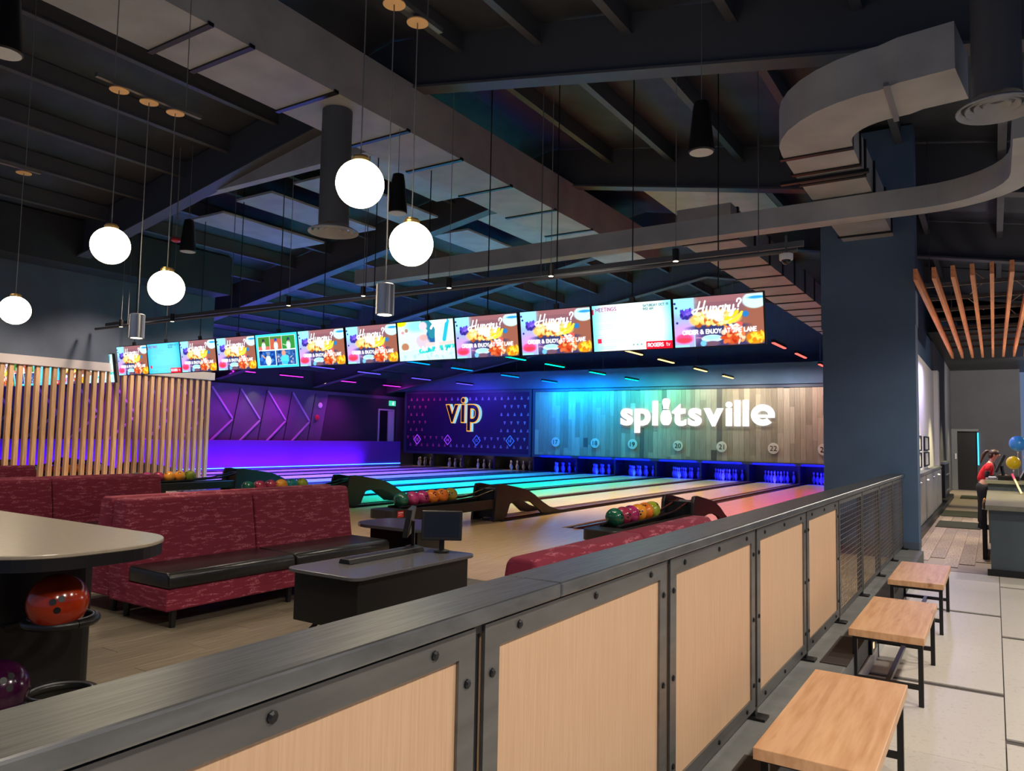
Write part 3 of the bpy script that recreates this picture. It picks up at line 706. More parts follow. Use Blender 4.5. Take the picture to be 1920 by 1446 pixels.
# ================================================================ BENCHES
def make_bench():
    t = thing('bench', '', 'bench', (0, 0, 0), 'benches beside the railing')
    B(-0.212, 0.212, -0.6, 0.6, 0.385, 0.43).build('seat', 'benchwood', t, world=False, bevel=0.003)
    r = 0.014
    for sx_ in (-1, 1):
        for sy_ in (-1, 1): B(sx_*0.185-r, sx_*0.185+r, sy_*0.52-r, sy_*0.52+r, 0, 0.384).build('leg', 'blackmetal', t, world=False)
        B(sx_*0.185-r, sx_*0.185+r, -0.506, 0.506, 0.356, 0.384).build('seat_rail', 'blackmetal', t, world=False)
    for sy_ in (-1, 1):
        B(-0.171, 0.171, sy_*0.52-r, sy_*0.52+r, 0.356, 0.384).build('seat_rail', 'blackmetal', t, world=False)
        B(-0.171, 0.171, sy_*0.52-r, sy_*0.52+r, 0.10, 0.128).build('end_stretcher', 'blackmetal', t, world=False)
    B(-r, r, -0.506, 0.506, 0.10, 0.128).build('stretcher', 'blackmetal', t, world=False)
    return t
bp_ = make_bench()
for i, (y, lab) in enumerate(((3.60, 'with dark knots and cracks in its maple top'), (5.84, 'standing between the two other benches'), (7.92, 'beside the wire mesh panels of the railing'))):
    t = bp_ if i == 0 else copy_tree(bp_)
    t.location = (-0.59, y, 0); t['label'] = 'wooden bench on black steel frame '+lab

# ================================================================ SOFAS
def sofa(name, label, y0, y1, n, xback, face, lift=0.0):
    """straight sofa along y; xback is the x of its rear face, face = +1 sits towards +x, -1 towards -x"""
    t = thing(name, label, 'sofa', (xback+face*0.4, (y0+y1)/2, ZB))
    f = face
    def X(d): return xback+f*d*0.84
    def prof(pts): return [(X(a), z) for a, z in pts]
    for k in range(n):
        a = y0+(y1-y0)*k/n+0.004; b = y0+(y1-y0)*(k+1)/n-0.004
        MB().prism(prof([(0.02, 0.42), (0.30, 0.42), (0.31, 0.62), (0.215, 1.07+lift), (0.19, 1.095+lift), (0.06, 1.095+lift), (0.03, 1.06+lift), (0.0, 0.62)]), 'y', a, b).build('backrest', 'fabric', t, bevel=0.025, seg=3, smooth=True)
        MB().prism(prof([(0.30, 0.525), (0.875, 0.525), (0.885, 0.56), (0.875, 0.615), (0.84, 0.635), (0.30, 0.64)]), 'y', a+0.004, b-0.004).build('seat_cushion', 'leather', t, bevel=0.03, seg=3, smooth=True)
    B(min(X(0.03), X(0.86)), max(X(0.03), X(0.86)), y0+0.005, y1-0.005, 0.375, 0.523).build('seat_base', 'fabric', t, bevel=0.012)
    for yy in ([y0+0.1, y1-0.1]+([(y0+y1)/2] if n > 1 else [])):
        for d in (0.12, 0.78): MB().tube((X(d), yy, ZB), (X(d), yy, 0.376), 0.02, 8, 0.028).build('foot', 'blackmetal', t)
    return t
sofa('booth_sofa', 'burgundy sofa with black leather seat facing the score table', 3.06, 5.27, 2, -5.42, 1)
sofa('booth_sofa', 'burgundy sofa back to back with the one facing score table', 3.10, 5.30, 2, -5.455, -1)
sofa('booth_sofa', 'burgundy sofa facing the back-to-back pair, beside ball rack table', 2.70, 5.03, 2, -8.10, 1)
sofa('booth_sofa', 'burgundy sofa backed against another, nearer the slatted partition', 2.72, 5.0, 2, -8.135, -1)
sofa('booth_sofa', 'burgundy sofa standing nearest the slatted partition', 2.75, 5.02, 2, -10.9, 1)
sofa('booth_sofa', 'burgundy sofa standing with its back close to the railing', 2.52, 4.66, 2, -1.46, -1, 0.03)

# ================================================================ SCORE TABLE
t = thing('score_table', 'low black score table with grey rounded top and splayed feet', 'table', (-3.45, 3.9, ZB))
def rrect(x0, x1, y0, y1, r, n=6):
    out = []
    for cx_, cy_, a0 in ((x1-r, y1-r, 0), (x0+r, y1-r, 90), (x0+r, y0+r, 180), (x1-r, y0+r, 270)):
        out += [(cx_+r*math.cos(math.radians(a0+90*k/n)), cy_+r*math.sin(math.radians(a0+90*k/n))) for k in range(n+1)]
    return out
MB().prism(rrect(-3.755, -3.13, 3.24, 4.45, 0.07), 'z', 0.735, 0.757).build('table_top', 'tabletop', t, bevel=0.003, seg=1)
B(-3.735, -3.19, 3.31, 4.42, 0.425, 0.734).build('cabinet', 'black', t, bevel=0.005)
for sx_ in (-1, 1):
    for yy, dy in ((3.52, -0.05), (4.22, 0.05)):
        MB().tube((-3.455+sx_*0.22, yy, 0.425), (-3.455+sx_*0.38, yy+dy, ZB), 0.016, 8, 0.014).tube((-3.455+sx_*0.38, yy+dy, ZB), (-3.455+sx_*0.38, yy+dy, ZB+0.05), 0.022, 8).build('foot', 'blackmetal', t)
MB().prism([(-3.60, 0.757), (-3.49, 0.757), (-3.505, 0.79), (-3.585, 0.79)], 'y', 3.55, 4.30).build('cable_spine', 'blackmetal', t, bevel=0.004, seg=1)
def monitor(loc, yaw, lab):
    t = thing('score_monitor', lab, 'monitor', loc)
    MB().lathe([(0.055, 0), (0.055, 0.015), (0.03, 0.022)], n=20).build('stand_base', 'blackmetal', t, world=False)
    B(-0.018, 0.018, -0.012, 0.012, 0.02, 0.20).build('stand', 'blackmetal', t, world=False)
    b = MB().box(-0.145, 0.145, -0.05, -0.012, -0.10, 0.11).xform(Matrix.Translation((0, 0, 0.185)) @ Matrix.Rotation(-0.16, 4, 'X')).build('screen_housing', 'blackmetal', t, world=False, bevel=0.006)
    MB().box(-0.125, 0.125, -0.052, -0.0502, -0.075, 0.095).xform(Matrix.Translation((0, 0, 0.185)) @ Matrix.Rotation(-0.16, 4, 'X')).build('screen', 'screenoff', b, world=False)
    t.rotation_euler = (0, 0, yaw); return t
monitor((-3.36, 4.33, 0.758), 0.58, 'small black score monitor facing the railing, on score table')
monitor((-3.655, 4.36, 0.758), -0.98, 'small black score monitor seen edge-on, on the score table')
# blue-lit low table behind the sofa end
t = thing('side_table', 'low grey table with rounded end just past long sofa', 'table', (-5.0, 5.75, ZB))
MB().prism(rrect(-5.35, -4.30, 5.36, 6.05, 0.28, 8), 'z', 0.70, 0.73).build('table_top', 'tabletop', t, bevel=0.003, seg=1)
B(-5.2, -4.6, 5.55, 5.9, ZB, 0.70).build('pedestal', 'black', t)

# ================================================================ BALL RACK TABLE (near left)
t = thing('ball_rack_table', 'tall table with pale rounded top over black bowling ball rack', 'table', (-4.0, 1.58, ZB))
tt = rrect(-5.4, -2.80, 1.20, 1.94, 0.30, 10)
MB().prism(tt, 'z', 1.135, 1.15).build('table_top', 'bartop', t, bevel=0.003, seg=1)
MB().prism(rrect(-5.395, -2.805, 1.205, 1.935, 0.295, 10), 'z', 1.09, 1.134).build('top_edge', 'black', t)
MB().prism(rrect(-5.3, -3.30, 1.38, 1.83, 0.08), 'z', ZB, 1.09).build('cabinet', 'black', t)
B(-5.2, -3.22, 1.30, 1.50, 0.50, 0.515).build('shelf_arm', 'blackmetal', t); B(-5.2, -3.26, 1.45, 1.75, 0.81, 0.825).build('shelf_arm', 'blackmetal', t)
for c in ((-3.11, 1.58, 0.845), (-3.18, 1.63, 0.53), (-3.14, 1.37, 0.53)):
    r_ = MB().torus(c, 0.122, 0.018, 32, 10).build('ball_ring', 'rubber', t, smooth=True)
    MB().torus((c[0], c[1], c[2]+0.014), 0.113, 0.005, 32, 6).build('ring_trim', 'silver', r_, smooth=True)
ball('orange', (-3.07, 1.545, 0.925), 'glossy red-orange bowling ball on ring of the ball rack table', None, (0.0, 0.35, -0.62))
ball_me['orange2'] = ball_body.mesh('bowling_ball_body', ball_mat('ball_burnt', (138, 32, 8), (164, 50, 16)), smooth=True)
bpy.data.objects['bowling_ball'].data = bpy.data.objects['bowling_ball'].data
for o in C.objects:
    if o.get('label', '').startswith('glossy red-orange'): o.data = ball_me['orange2']
ball('purple', (-3.13, 1.375, 0.625), 'dark purple bowling ball in low ring of the ball rack table', None, (0.1, 0.0, -0.15))

# ================================================================ SLATTED PARTITION
t = thing('slatted_partition', 'partition of upright pine slats below the white beam', 'partition', (-15.2, 8.0, ZB))
sl = MB().box(-0.045, 0.045, -0.038, 0.038, 0, 2.76-ZB).mesh('slat', M['slat'], 0.003, seg=1)
for k in range(36): link('slat', sl, t, (0, 10.70-k*0.153-8.0, 0))
B(-15.24, -15.16, 5.3, 10.75, ZB, ZB+0.02).build('floor_rail', 'silver', t)

# ================================================================ OVERHEAD SCREENS
class Paint:
    def __init__(s, nx, ny, bg):
        s.nx, s.ny = nx, ny
        s.u, s.v = np.meshgrid((np.arange(nx)+0.5)/nx, (np.arange(ny)+0.5)/ny)   # v runs downwards
        s.asp = nx/ny; s.im = np.ones((ny, nx, 3))*np.array(bg)/255.0; s.px = 1.0/ny
    def mix(s, a, c):
        c = np.array(c)/255.0 if np.ndim(c) == 1 else c
        s.im = s.im*(1-a[..., None])+c*a[..., None]; return s
    def rect(s, x0, x1, y0, y1, c, al=1.0): return s.mix(al*((s.u >= x0) & (s.u <= x1) & (s.v >= y0) & (s.v <= y1)), c)
    def ell(s, cx, cy, rx, ry, c, soft=0.15, al=1.0, rot=0.0):
        dx, dy = (s.u-cx)*s.asp, s.v-cy; ca, sa = math.cos(rot), math.sin(rot)
        a, b = dx*ca+dy*sa, -dx*sa+dy*ca
        d = np.sqrt((a/(rx*s.asp))**2+(b/ry)**2); return s.mix(al*np.clip((1-d)/soft+0.5, 0, 1), c)
    def stroke(s, pts, wd, c, smooth=True, al=1.0):
        if smooth and len(pts) > 2:
            P = [pts[0]]+list(pts)+[pts[-1]]; out = []
            for i in range(1, len(P)-2):
                for t in np.linspace(0, 1, 6, endpoint=False):
                    p0, p1, p2, p3 = map(np.array, P[i-1:i+3])
                    out.append(0.5*((2*p1)+(-p0+p2)*t+(2*p0-5*p1+4*p2-p3)*t*t+(-p0+3*p1-3*p2+p3)*t**3))
            pts = out+[np.array(pts[-1])]
        d = np.full(s.u.shape, 9.0); X, Y = s.u*s.asp, s.v
        for a, b in zip(pts[:-1], pts[1:]):
            ax, ay, bx, by = a[0]*s.asp, a[1], b[0]*s.asp, b[1]; vx, vy = bx-ax, by-ay; L = vx*vx+vy*vy+1e-12
            t = np.clip(((X-ax)*vx+(Y-ay)*vy)/L, 0, 1); d = np.minimum(d, np.hypot(X-ax-t*vx, Y-ay-t*vy))
        return s.mix(al*np.clip((wd/2-d)/s.px+0.5, 0, 1), c)
    def text(s, body, x, y, h, c, wd=0.02, gap=0.25, al=1.0):
        for ch in body:
            g = GLYPH.get(ch)
            if g:
                for st in g[1]: s.stroke([(x+p[0]*h/s.asp, y+h-p[1]*h) for p in st], wd, c, smooth=False, al=al)
                x += (g[0]+gap)*h/s.asp
            else: x += 0.5*h/s.asp
        return x
    def speckle(s, x0, x1, y0, y1, cols, n, r, seed=1):
        g = np.random.default_rng(seed)
        for _ in range(n): s.ell(x0+(x1-x0)*g.random(), y0+(y1-y0)*g.random(), r*(0.5+g.random())/s.asp*1.5, r*(0.5+g.random()), cols[g.integers(len(cols))], 0.3, 0.9, g.random()*3)
        return s
def arc(cx_, cy_, rx, ry, a0, a1, n=10): return [(cx_+rx*math.cos(math.radians(a0+(a1-a0)*k/n)), cy_+ry*math.sin(math.radians(a0+(a1-a0)*k/n))) for k in range(n+1)]
GLYPH = {'A': (0.7, [[(0, 0), (0.35, 1), (0.7, 0)], [(0.13, 0.33), (0.57, 0.33)]]), 'C': (0.7, [arc(0.4, 0.5, 0.4, 0.5, 50, 310)]), 'D': (0.65, [[(0, 0), (0, 1), (0.3, 1)]+arc(0.25, 0.5, 0.4, 0.5, 80, -80)+[(0.3, 0), (0, 0)]]),
 'E': (0.5, [[(0.5, 0), (0, 0), (0, 1), (0.5, 1)], [(0, 0.52), (0.42, 0.52)]]), 'G': (0.75, [arc(0.4, 0.5, 0.4, 0.5, 50, 330), [(0.77, 0.28), (0.77, 0.5), (0.5, 0.5)]]), 'H': (0.6, [[(0, 0), (0, 1)], [(0.6, 0), (0.6, 1)], [(0, 0.5), (0.6, 0.5)]]),
 'I': (0.05, [[(0.02, 0), (0.02, 1)]]), 'J': (0.4, [[(0.4, 1), (0.4, 0.2)]+arc(0.2, 0.2, 0.2, 0.2, 0, -150)]), 'L': (0.45, [[(0, 1), (0, 0), (0.45, 0)]]), 'M': (0.8, [[(0, 0), (0, 1), (0.4, 0.3), (0.8, 1), (0.8, 0)]]), 'N': (0.62, [[(0, 0), (0, 1), (0.62, 0), (0.62, 1)]]),
 'O': (0.85, [arc(0.42, 0.5, 0.42, 0.5, 0, 360, 18)]), 'R': (0.58, [[(0, 0), (0, 1), (0.3, 1)]+arc(0.3, 0.74, 0.26, 0.26, 90, -90)+[(0, 0.48)], [(0.28, 0.48), (0.58, 0)]]), 'S': (0.55, [arc(0.28, 0.75, 0.26, 0.25, 40, 270, 8)+arc(0.28, 0.25, 0.26, 0.25, 90, -140, 8)]),
 'T': (0.62, [[(0.31, 0), (0.31, 1)], [(0, 1), (0.62, 1)]]), 'U': (0.6, [[(0, 1), (0, 0.3)]+arc(0.3, 0.3, 0.3, 0.3, 180, 360)+[(0.6, 1)]]), 'Y': (0.66, [[(0, 1), (0.33, 0.5), (0.66, 1)], [(0.33, 0.5), (0.33, 0)]]),
 '&': (0.75, [[(0.75, 0), (0.15, 0.75)]+arc(0.32, 0.8, 0.19, 0.2, 190, -40)+[(0.1, 0.4)]+arc(0.3, 0.25, 0.28, 0.25, 150, 320)+[(0.7, 0.45)]]), 't': (0.35, [[(0.15, 0.95), (0.15, 0.1), (0.35, 0.02)], [(0, 0.68), (0.35, 0.68)]]), 'v': (0.5, [[(0, 0.68), (0.25, 0), (0.5, 0.68)]]),
 '1': (0.3, [[(0, 0.8), (0.25, 1), (0.25, 0)]]), '9': (0.5, [arc(0.25, 0.7, 0.25, 0.3, 0, 360), [(0.5, 0.7), (0.42, 0.2), (0.2, 0)]]), '3': (0.5, [arc(0.22, 0.75, 0.25, 0.25, 150, -90)+arc(0.22, 0.25, 0.27, 0.25, 90, -150)]), '5': (0.5, [[(0.48, 1), (0.05, 1), (0.02, 0.55)]+arc(0.22, 0.3, 0.28, 0.3, 110, -140)]), ':': (0.05, [[(0.02, 0.2), (0.03, 0.22)], [(0.02, 0.7), (0.03, 0.72)]])}
NX, NY = 208, 117
def ad_hungry():
    p = Paint(NX, NY, (112, 84, 88))
    p.rect(0, 1, 0.0, 0.12, (176, 120, 104), 0.6); p.ell(0.6, 0.1, 0.5, 0.25, (150, 96, 110), 1.0, 0.6)
    p.rect(0.22, 1, 0.58, 1, (62, 58, 104)); p.ell(0.9, 0.6, 0.2, 0.3, (150, 96, 78), 0.8)
    # berry drink on the left
    p.rect(0, 0.24, 0, 1, (150, 178, 238)); p.ell(0.10, 0.12, 0.14, 0.22, (150, 232, 246), 0.9, 0.9); p.ell(0.12, 0.72, 0.16, 0.22, (214, 150, 230), 0.9, 0.8)
    p.speckle(0.08, 0.23, 0.24, 0.42, [(64, 46, 180), (96, 70, 206), (48, 36, 128), (130, 100, 226)], 34, 0.03, 3)
    for x, y in ((0.015, 0.10), (0.03, 0.19), (0.035, 0.50), (0.12, 0.40)): p.ell(x, y, 0.014, 0.024, (44, 48, 120), 0.4)
    p.ell(0.11, 0.83, 0.10, 0.10, (250, 74, 130), 0.4); p.ell(0.11, 0.86, 0.08, 0.05, (252, 60, 84), 0.6)
    p.rect(0.0, 0.17, 0.955, 1, (150, 226, 250)); p.rect(0.225, 0.24, 0.0, 1, (170, 206, 246), 0.8)
    # beer glass at the right
    p.ell(0.93, 0.42, 0.12, 0.40, (150, 92, 74), 0.5); p.ell(0.915, 0.14, 0.135, 0.16, (200, 250, 255), 0.2); p.rect(0.80, 1, 0.0, 0.02, (120, 92, 96)); p.ell(0.93, 0.09, 0.09, 0.03, (50, 150, 220), 0.6)
    # plate of chips
    p.ell(0.47, 0.46, 0.29, 0.19, (236, 190, 104), 0.15); p.ell(0.5, 0.62, 0.32, 0.06, (52, 56, 104), 0.5)
    p.speckle(0.26, 0.66, 0.34, 0.58, [(250, 206, 110), (216, 134, 40), (255, 240, 190), (180, 84, 30), (252, 226, 150)], 60, 0.035, 8)
    p.ell(0.47, 0.38, 0.11, 0.09, (216, 250, 236), 0.5, 0.9); p.ell(0.52, 0.47, 0.05, 0.05, (250, 250, 240), 0.5)
    p.stroke([(0.60, 0.48), (0.68, 0.40), (0.72, 0.34)], 0.065, (252, 204, 40)); p.stroke([(0.63, 0.55), (0.72, 0.47), (0.77, 0.37)], 0.065, (250, 220, 60)); p.ell(0.81, 0.40, 0.035, 0.06, (40, 120, 190), 0.4)
    # wings and dip
    p.ell(0.43, 0.85, 0.12, 0.075, (196, 240, 252), 0.15); p.ell(0.43, 0.83, 0.09, 0.04, (160, 226, 244), 0.4); p.ell(0.43, 0.95, 0.09, 0.05, (110, 80, 100), 0.4)
    p.ell(0.66, 0.80, 0.11, 0.19, (200, 84, 44), 0.3); p.speckle(0.56, 0.78, 0.66, 0.94, [(226, 110, 60), (170, 44, 24), (244, 160, 90), (200, 70, 30), (250, 214, 180)], 46, 0.035, 4)
    p.speckle(0.62, 0.76, 0.58, 0.72, [(250, 236, 226), (236, 170, 150), (220, 90, 80)], 18, 0.03, 6)
    p.ell(0.91, 0.88, 0.10, 0.12, (244, 150, 20), 0.5); p.speckle(0.84, 0.99, 0.78, 0.97, [(255, 196, 40), (240, 120, 20), (255, 214, 80)], 18, 0.03, 5)
    p.ell(0.33, 0.94, 0.035, 0.06, (110, 190, 226), 0.4); p.stroke([(0.25, 0.82), (0.33, 0.83)], 0.015, (210, 150, 180))
    W_ = (250, 252, 255)
    def T(pts): return [(0.205+q[0]*0.0545, 0.41-q[1]*0.080) for q in pts]
    for st in ([(1.9, 3.9), (1.6, 2.8), (1.2, 1.6), (0.7, 1.0), (0.25, 1.2), (0.3, 1.7), (0.9, 2.0), (2.0, 2.2), (2.7, 2.4)], [(3.0, 4.0), (2.7, 2.8), (2.45, 1.6), (2.5, 1.0), (2.9, 1.1), (3.3, 1.9)],
               [(3.35, 2.6), (3.1, 1.5), (3.3, 1.0), (3.8, 1.3), (4.15, 2.5)], [(4.15, 2.5), (4.0, 1.4), (4.15, 1.0), (4.5, 1.4)], [(4.65, 2.5), (4.45, 1.0)], [(4.5, 1.4), (4.9, 2.3), (5.25, 2.4), (5.3, 2.0), (5.15, 1.2), (5.3, 1.0), (5.7, 1.4)],
               [(6.5, 2.4), (6.0, 2.4), (5.7, 1.8), (5.8, 1.1), (6.2, 1.0), (6.55, 1.7), (6.7, 2.5)], [(6.7, 2.5), (6.5, 1.0), (6.3, 0.1), (5.9, -0.2), (5.7, 0.1), (6.1, 0.6), (6.9, 1.2)], [(6.9, 1.2), (7.1, 2.0), (7.2, 2.7), (7.35, 2.3), (7.7, 2.4), (7.6, 1.6), (7.65, 1.05), (8.0, 1.3)],
               [(8.05, 2.5), (7.9, 1.5), (8.15, 1.05), (8.6, 1.5), (8.8, 2.5)], [(8.8, 2.5), (8.6, 1.2), (8.4, 0.2), (8.0, -0.1), (7.85, 0.2), (8.3, 0.7), (9.1, 1.5)], [(9.5, 3.3), (9.6, 3.8), (10.0, 4.0), (10.3, 3.6), (10.1, 3.0), (9.75, 2.5), (9.7, 2.0)], [(9.62, 1.35), (9.66, 1.37)]):
        p.stroke(T(st), 0.033, W_)
    p.text('ORDER & ENJOY AT THE LANE', 0.095, 0.665, 0.078, W_, 0.021, 0.21)
    return p
def ad_meeting(blue):
    bg = (90, 206, 250) if blue else (226, 246, 250)
    p = Paint(NX, NY, bg); e = np.clip(np.maximum(np.abs(p.u-0.5)*2-0.7, 0)*2.6, 0, 1)
    p.mix(e*0.85, (60, 214, 250) if not blue else (30, 170, 250)); p.ell(0.55, 0.5, 0.36, 0.42, (244, 248, 248) if not blue else (110, 214, 250), 0.9, 0.9)
    p.text('MEETINGS', 0.05, 0.06, 0.075, (150, 40, 110), 0.013, 0.28); p.rect(0, 0.018, 0.08, 0.20, (176, 30, 60))
    p.text('SATURDAY OCT 19', 0.66, 0.055, 0.046, (60, 120, 120), 0.011, 0.24); p.text('9:53 AM', 0.66, 0.125, 0.046, (60, 120, 120), 0.011, 0.24)
    g = np.random.default_rng(2)
    for k, ln in enumerate((0.38, 0.46, 0.46, 0.32, 0.44, 0.0, 0.24, 0.22, 0.20, 0.0, 0.0, 0.0, 0.0, 0.0, 0.82, 0.7)):
        y = 0.18+k*0.042
        if ln: p.stroke([(0.05, y), (0.05+ln, y)], 0.010, (96, 150, 150), False, 0.45)
    p.rect(0.055, 0.105, 0.73, 0.83, (226, 40, 70)); p.stroke([(0.08, 0.91), (0.30, 0.91)], 0.012, (80, 130, 130), False, 0.5); p.stroke([(0.08, 0.95), (0.28, 0.95)], 0.012, (80, 130, 130), False, 0.5)
    for k in range(3): p.ell(0.52+k*0.05, 0.89, 0.012, 0.022, (130, 176, 176), 0.4)
    p.rect(0.68, 1.0, 0.84, 1.0, (226, 20, 44)); p.text('ROGERS', 0.70, 0.88, 0.07, (250, 240, 245), 0.018, 0.2); p.text('tv', 0.925, 0.875, 0.072, (250, 240, 245), 0.011, 0.2)
    return p
def ad_baseball():
    p = Paint(NX, NY, (60, 206, 240)); p.rect(0.05, 0.95, 0.07, 0.93, (226, 250, 252))
    for x0, x1, y0, y1, c in ((0.06, 0.34, 0.08, 0.46, (70, 130, 50)), (0.35, 0.63, 0.08, 0.46, (190, 96, 70)), (0.64, 0.94, 0.08, 0.46, (52, 140, 60)), (0.06, 0.46, 0.50, 0.92, (24, 74, 160)), (0.48, 0.94, 0.50, 0.92, (40, 84, 150))): p.rect(x0, x1, y0, y1, c)
    p.rect(0.06, 0.34, 0.36, 0.46, (206, 110, 96)); p.rect(0.35, 0.63, 0.08, 0.15, (80, 130, 60))
    p.speckle(0.08, 0.44, 0.52, 0.90, [(20, 50, 130), (50, 110, 200), (90, 140, 200), (16, 30, 90)], 30, 0.04, 11); p.speckle(0.50, 0.92, 0.52, 0.90, [(20, 50, 120), (90, 130, 190), (60, 110, 190), (180, 170, 190)], 46, 0.03, 12)
    for x, c in ((0.19, (40, 50, 70)), (0.49, (36, 66, 170)), (0.79, (40, 60, 90))):
        p.ell(x, 0.36, 0.05, 0.13, (206, 240, 240), 0.2); p.ell(x, 0.19, 0.03, 0.06, c, 0.3); p.ell(x+0.005, 0.24, 0.018, 0.03, (190, 140, 120), 0.3)
    p.stroke([(0.66, 0.32), (0.77, 0.38)], 0.018, (220, 230, 200)); p.ell(0.28, 0.78, 0.07, 0.15, (206, 240, 246), 0.2); p.ell(0.28, 0.59, 0.035, 0.06, (120, 130, 160), 0.3); p.stroke([(0.20, 0.70), (0.14, 0.62)], 0.05, (200, 150, 130))
    p.ell(0.68, 0.76, 0.10, 0.14, (80, 206, 246), 0.2); p.ell(0.66, 0.58, 0.05, 0.08, (226, 150, 130), 0.3); p.rect(0.62, 0.74, 0.82, 0.92, (60, 190, 230))
    return p
def ad_hands():
    p = Paint(NX, NY, (206, 240, 232)); p.rect(0, 1, 0.72, 1, (196, 226, 240)); p.ell(0.35, 0.12, 0.18, 0.14, (140, 246, 216), 0.8); p.ell(0.06, 0.02, 0.10, 0.09, (226, 236, 20), 0.3)
    p.ell(0.16, 0.22, 0.03, 0.05, (170, 130, 110), 0.4); p.ell(0.09, 0.27, 0.03, 0.04, (240, 150, 160), 0.5); p.ell(0.12, 0.64, 0.07, 0.10, (176, 120, 90), 0.4); p.stroke([(0.03, 0.74), (0.24, 0.72)], 0.02, (230, 230, 235))
    p.ell(0.62, 0.40, 0.10, 0.20, (30, 92, 150), 0.25); p.stroke([(0.50, 0.02), (0.60, 0.2), (0.62, 0.35)], 0.22, (40, 130, 150)); p.stroke([(0.90, 0.05), (0.83, 0.5)], 0.11, (40, 180, 206))
    p.ell(0.47, 0.13, 0.07, 0.11, (216, 200, 214), 0.3); p.ell(0.45, 0.55, 0.14, 0.17, (206, 190, 206), 0.35, 1.0, 0.5); p.ell(0.47, 0.42, 0.07, 0.08, (214, 170, 170), 0.5)
    p.stroke([(0.40, 0.77), (0.98, 0.66)], 0.12, (60, 206, 196)); p.speckle(0.4, 0.98, 0.68, 0.78, [(226, 250, 250), (30, 180, 180)], 20, 0.035, 3)
    p.stroke([(0.52, 0.60), (0.70, 0.60), (0.99, 0.58)], 0.09, (240, 200, 196)); p.stroke([(0.86, 0.02), (0.75, 0.12), (0.71, 0.3), (0.70, 0.7)], 0.13, (240, 218, 228)); p.stroke([(0.84, 0.05), (0.66, 0.12), (0.61, 0.2)], 0.07, (240, 218, 228))
    for k in range(4): p.stroke([(0.66+k*0.028, 0.74), (0.64+k*0.033, 0.86)], 0.035, (240, 214, 220))
    p.speckle(0, 1, 0.82, 1, [(170, 206, 226), (206, 236, 246)], 30, 0.03, 4)
    return p
SW, SH = 1.052, 0.592
smat = screen_mat('screen_image', 1.5)
def raster_mesh(p, name):
    ny, nx = p.ny, p.nx
    xs = (np.arange(nx)+0.5)/nx-0.5; xs[0], xs[-1] = -0.5, 0.5; zs = 0.5-(np.arange(ny)+0.5)/ny; zs[0], zs[-1] = 0.5, -0.5
    X, Z = np.meshgrid(xs*(SW-0.024), zs*(SH-0.024)); v = np.stack([X.ravel(), np.full(nx*ny, -0.026), Z.ravel()], 1)
    i = np.arange(nx*ny).reshape(ny, nx); f = np.stack([i[1:, :-1], i[1:, 1:], i[:-1, 1:], i[:-1, :-1]], -1).reshape(-1, 4)
    me = bpy.data.meshes.new(name); me.vertices.add(len(v)); me.vertices.foreach_set('co', v.ravel())
    me.loops.add(f.size); me.loops.foreach_set('vertex_index', f.ravel()); me.polygons.add(len(f)); me.polygons.foreach_set('loop_start', np.arange(0, f.size, 4)); me.update(calc_edges=True)
    im = np.clip(p.im, 0, 1).reshape(-1, 3); lin = np.where(im <= 0.04045, im/12.92, ((im+0.055)/1.055)**2.4)
    at = me.color_attributes.new('Col', 'FLOAT_COLOR', 'POINT'); at.data.foreach_set('color', np.concatenate([lin, np.ones((len(lin), 1))], 1).ravel())
    me.materials.append(smat); return me
IMG = {'H': raster_mesh(ad_hungry(), 'screen_picture'), 'M': raster_mesh(ad_meeting(False), 'screen_picture'), 'B': raster_mesh(ad_meeting(True), 'screen_picture'), 'S': raster_mesh(ad_baseball(), 'screen_picture'), 'A': raster_mesh(ad_hands(), 'screen_picture')}
WHAT = {'H': 'with Hungry food advert', 'M': 'with white meetings notice', 'B': 'with blue meetings notice', 'S': 'with five baseball pictures', 'A': 'with picture of hands on striped cloth'}
body_me = B(-SW/2, SW/2, -0.025, 0.03, -SH/2, SH/2).mesh('housing', M['black'], 0.004)
brk_me = MB().box(-0.03, 0.03, 0.03, 0.07, -0.05, 0.36).mesh('bracket', M['blackmetal'])
def screen(x, y, z, what, lab):
    t = thing('overhead_screen', lab, 'screen', (x, y, z), 'screens in a row over the lanes')
    ro = (math.radians(9), 0, 0)
    link('housing', body_me, t, rot=ro); link('picture', IMG[what], t, rot=ro); link('bracket', brk_me, t, rot=ro)
    MB().tube((0, 0.0, 0.36), (0, 0.0, (5.48 if -7.27 < x < -6.25 else roof(x)-0.01)-z), 0.008, 6).build('hanger_rod', 'blackmetal', t, world=False); return t
SY = 8.4; xs0, xs1 = -14.90, -2.08
for k, ch in enumerate('HBHHSHHAHHMH'):
    x = xs0+(xs1-xs0)*(k+0.5)/12
    x += (1-(k % 3))*0.008
    screen(x, SY, 2.965, ch, f'overhead screen {WHAT[ch]}, {ORD[k]} in row from slatted partition')
for k, ch in enumerate('AHHSBHA'):
    screen(-21.9+k*1.06, SY, 2.83, ch, f'overhead screen seen between the slats, {ORD[k]} from the chevron wall')

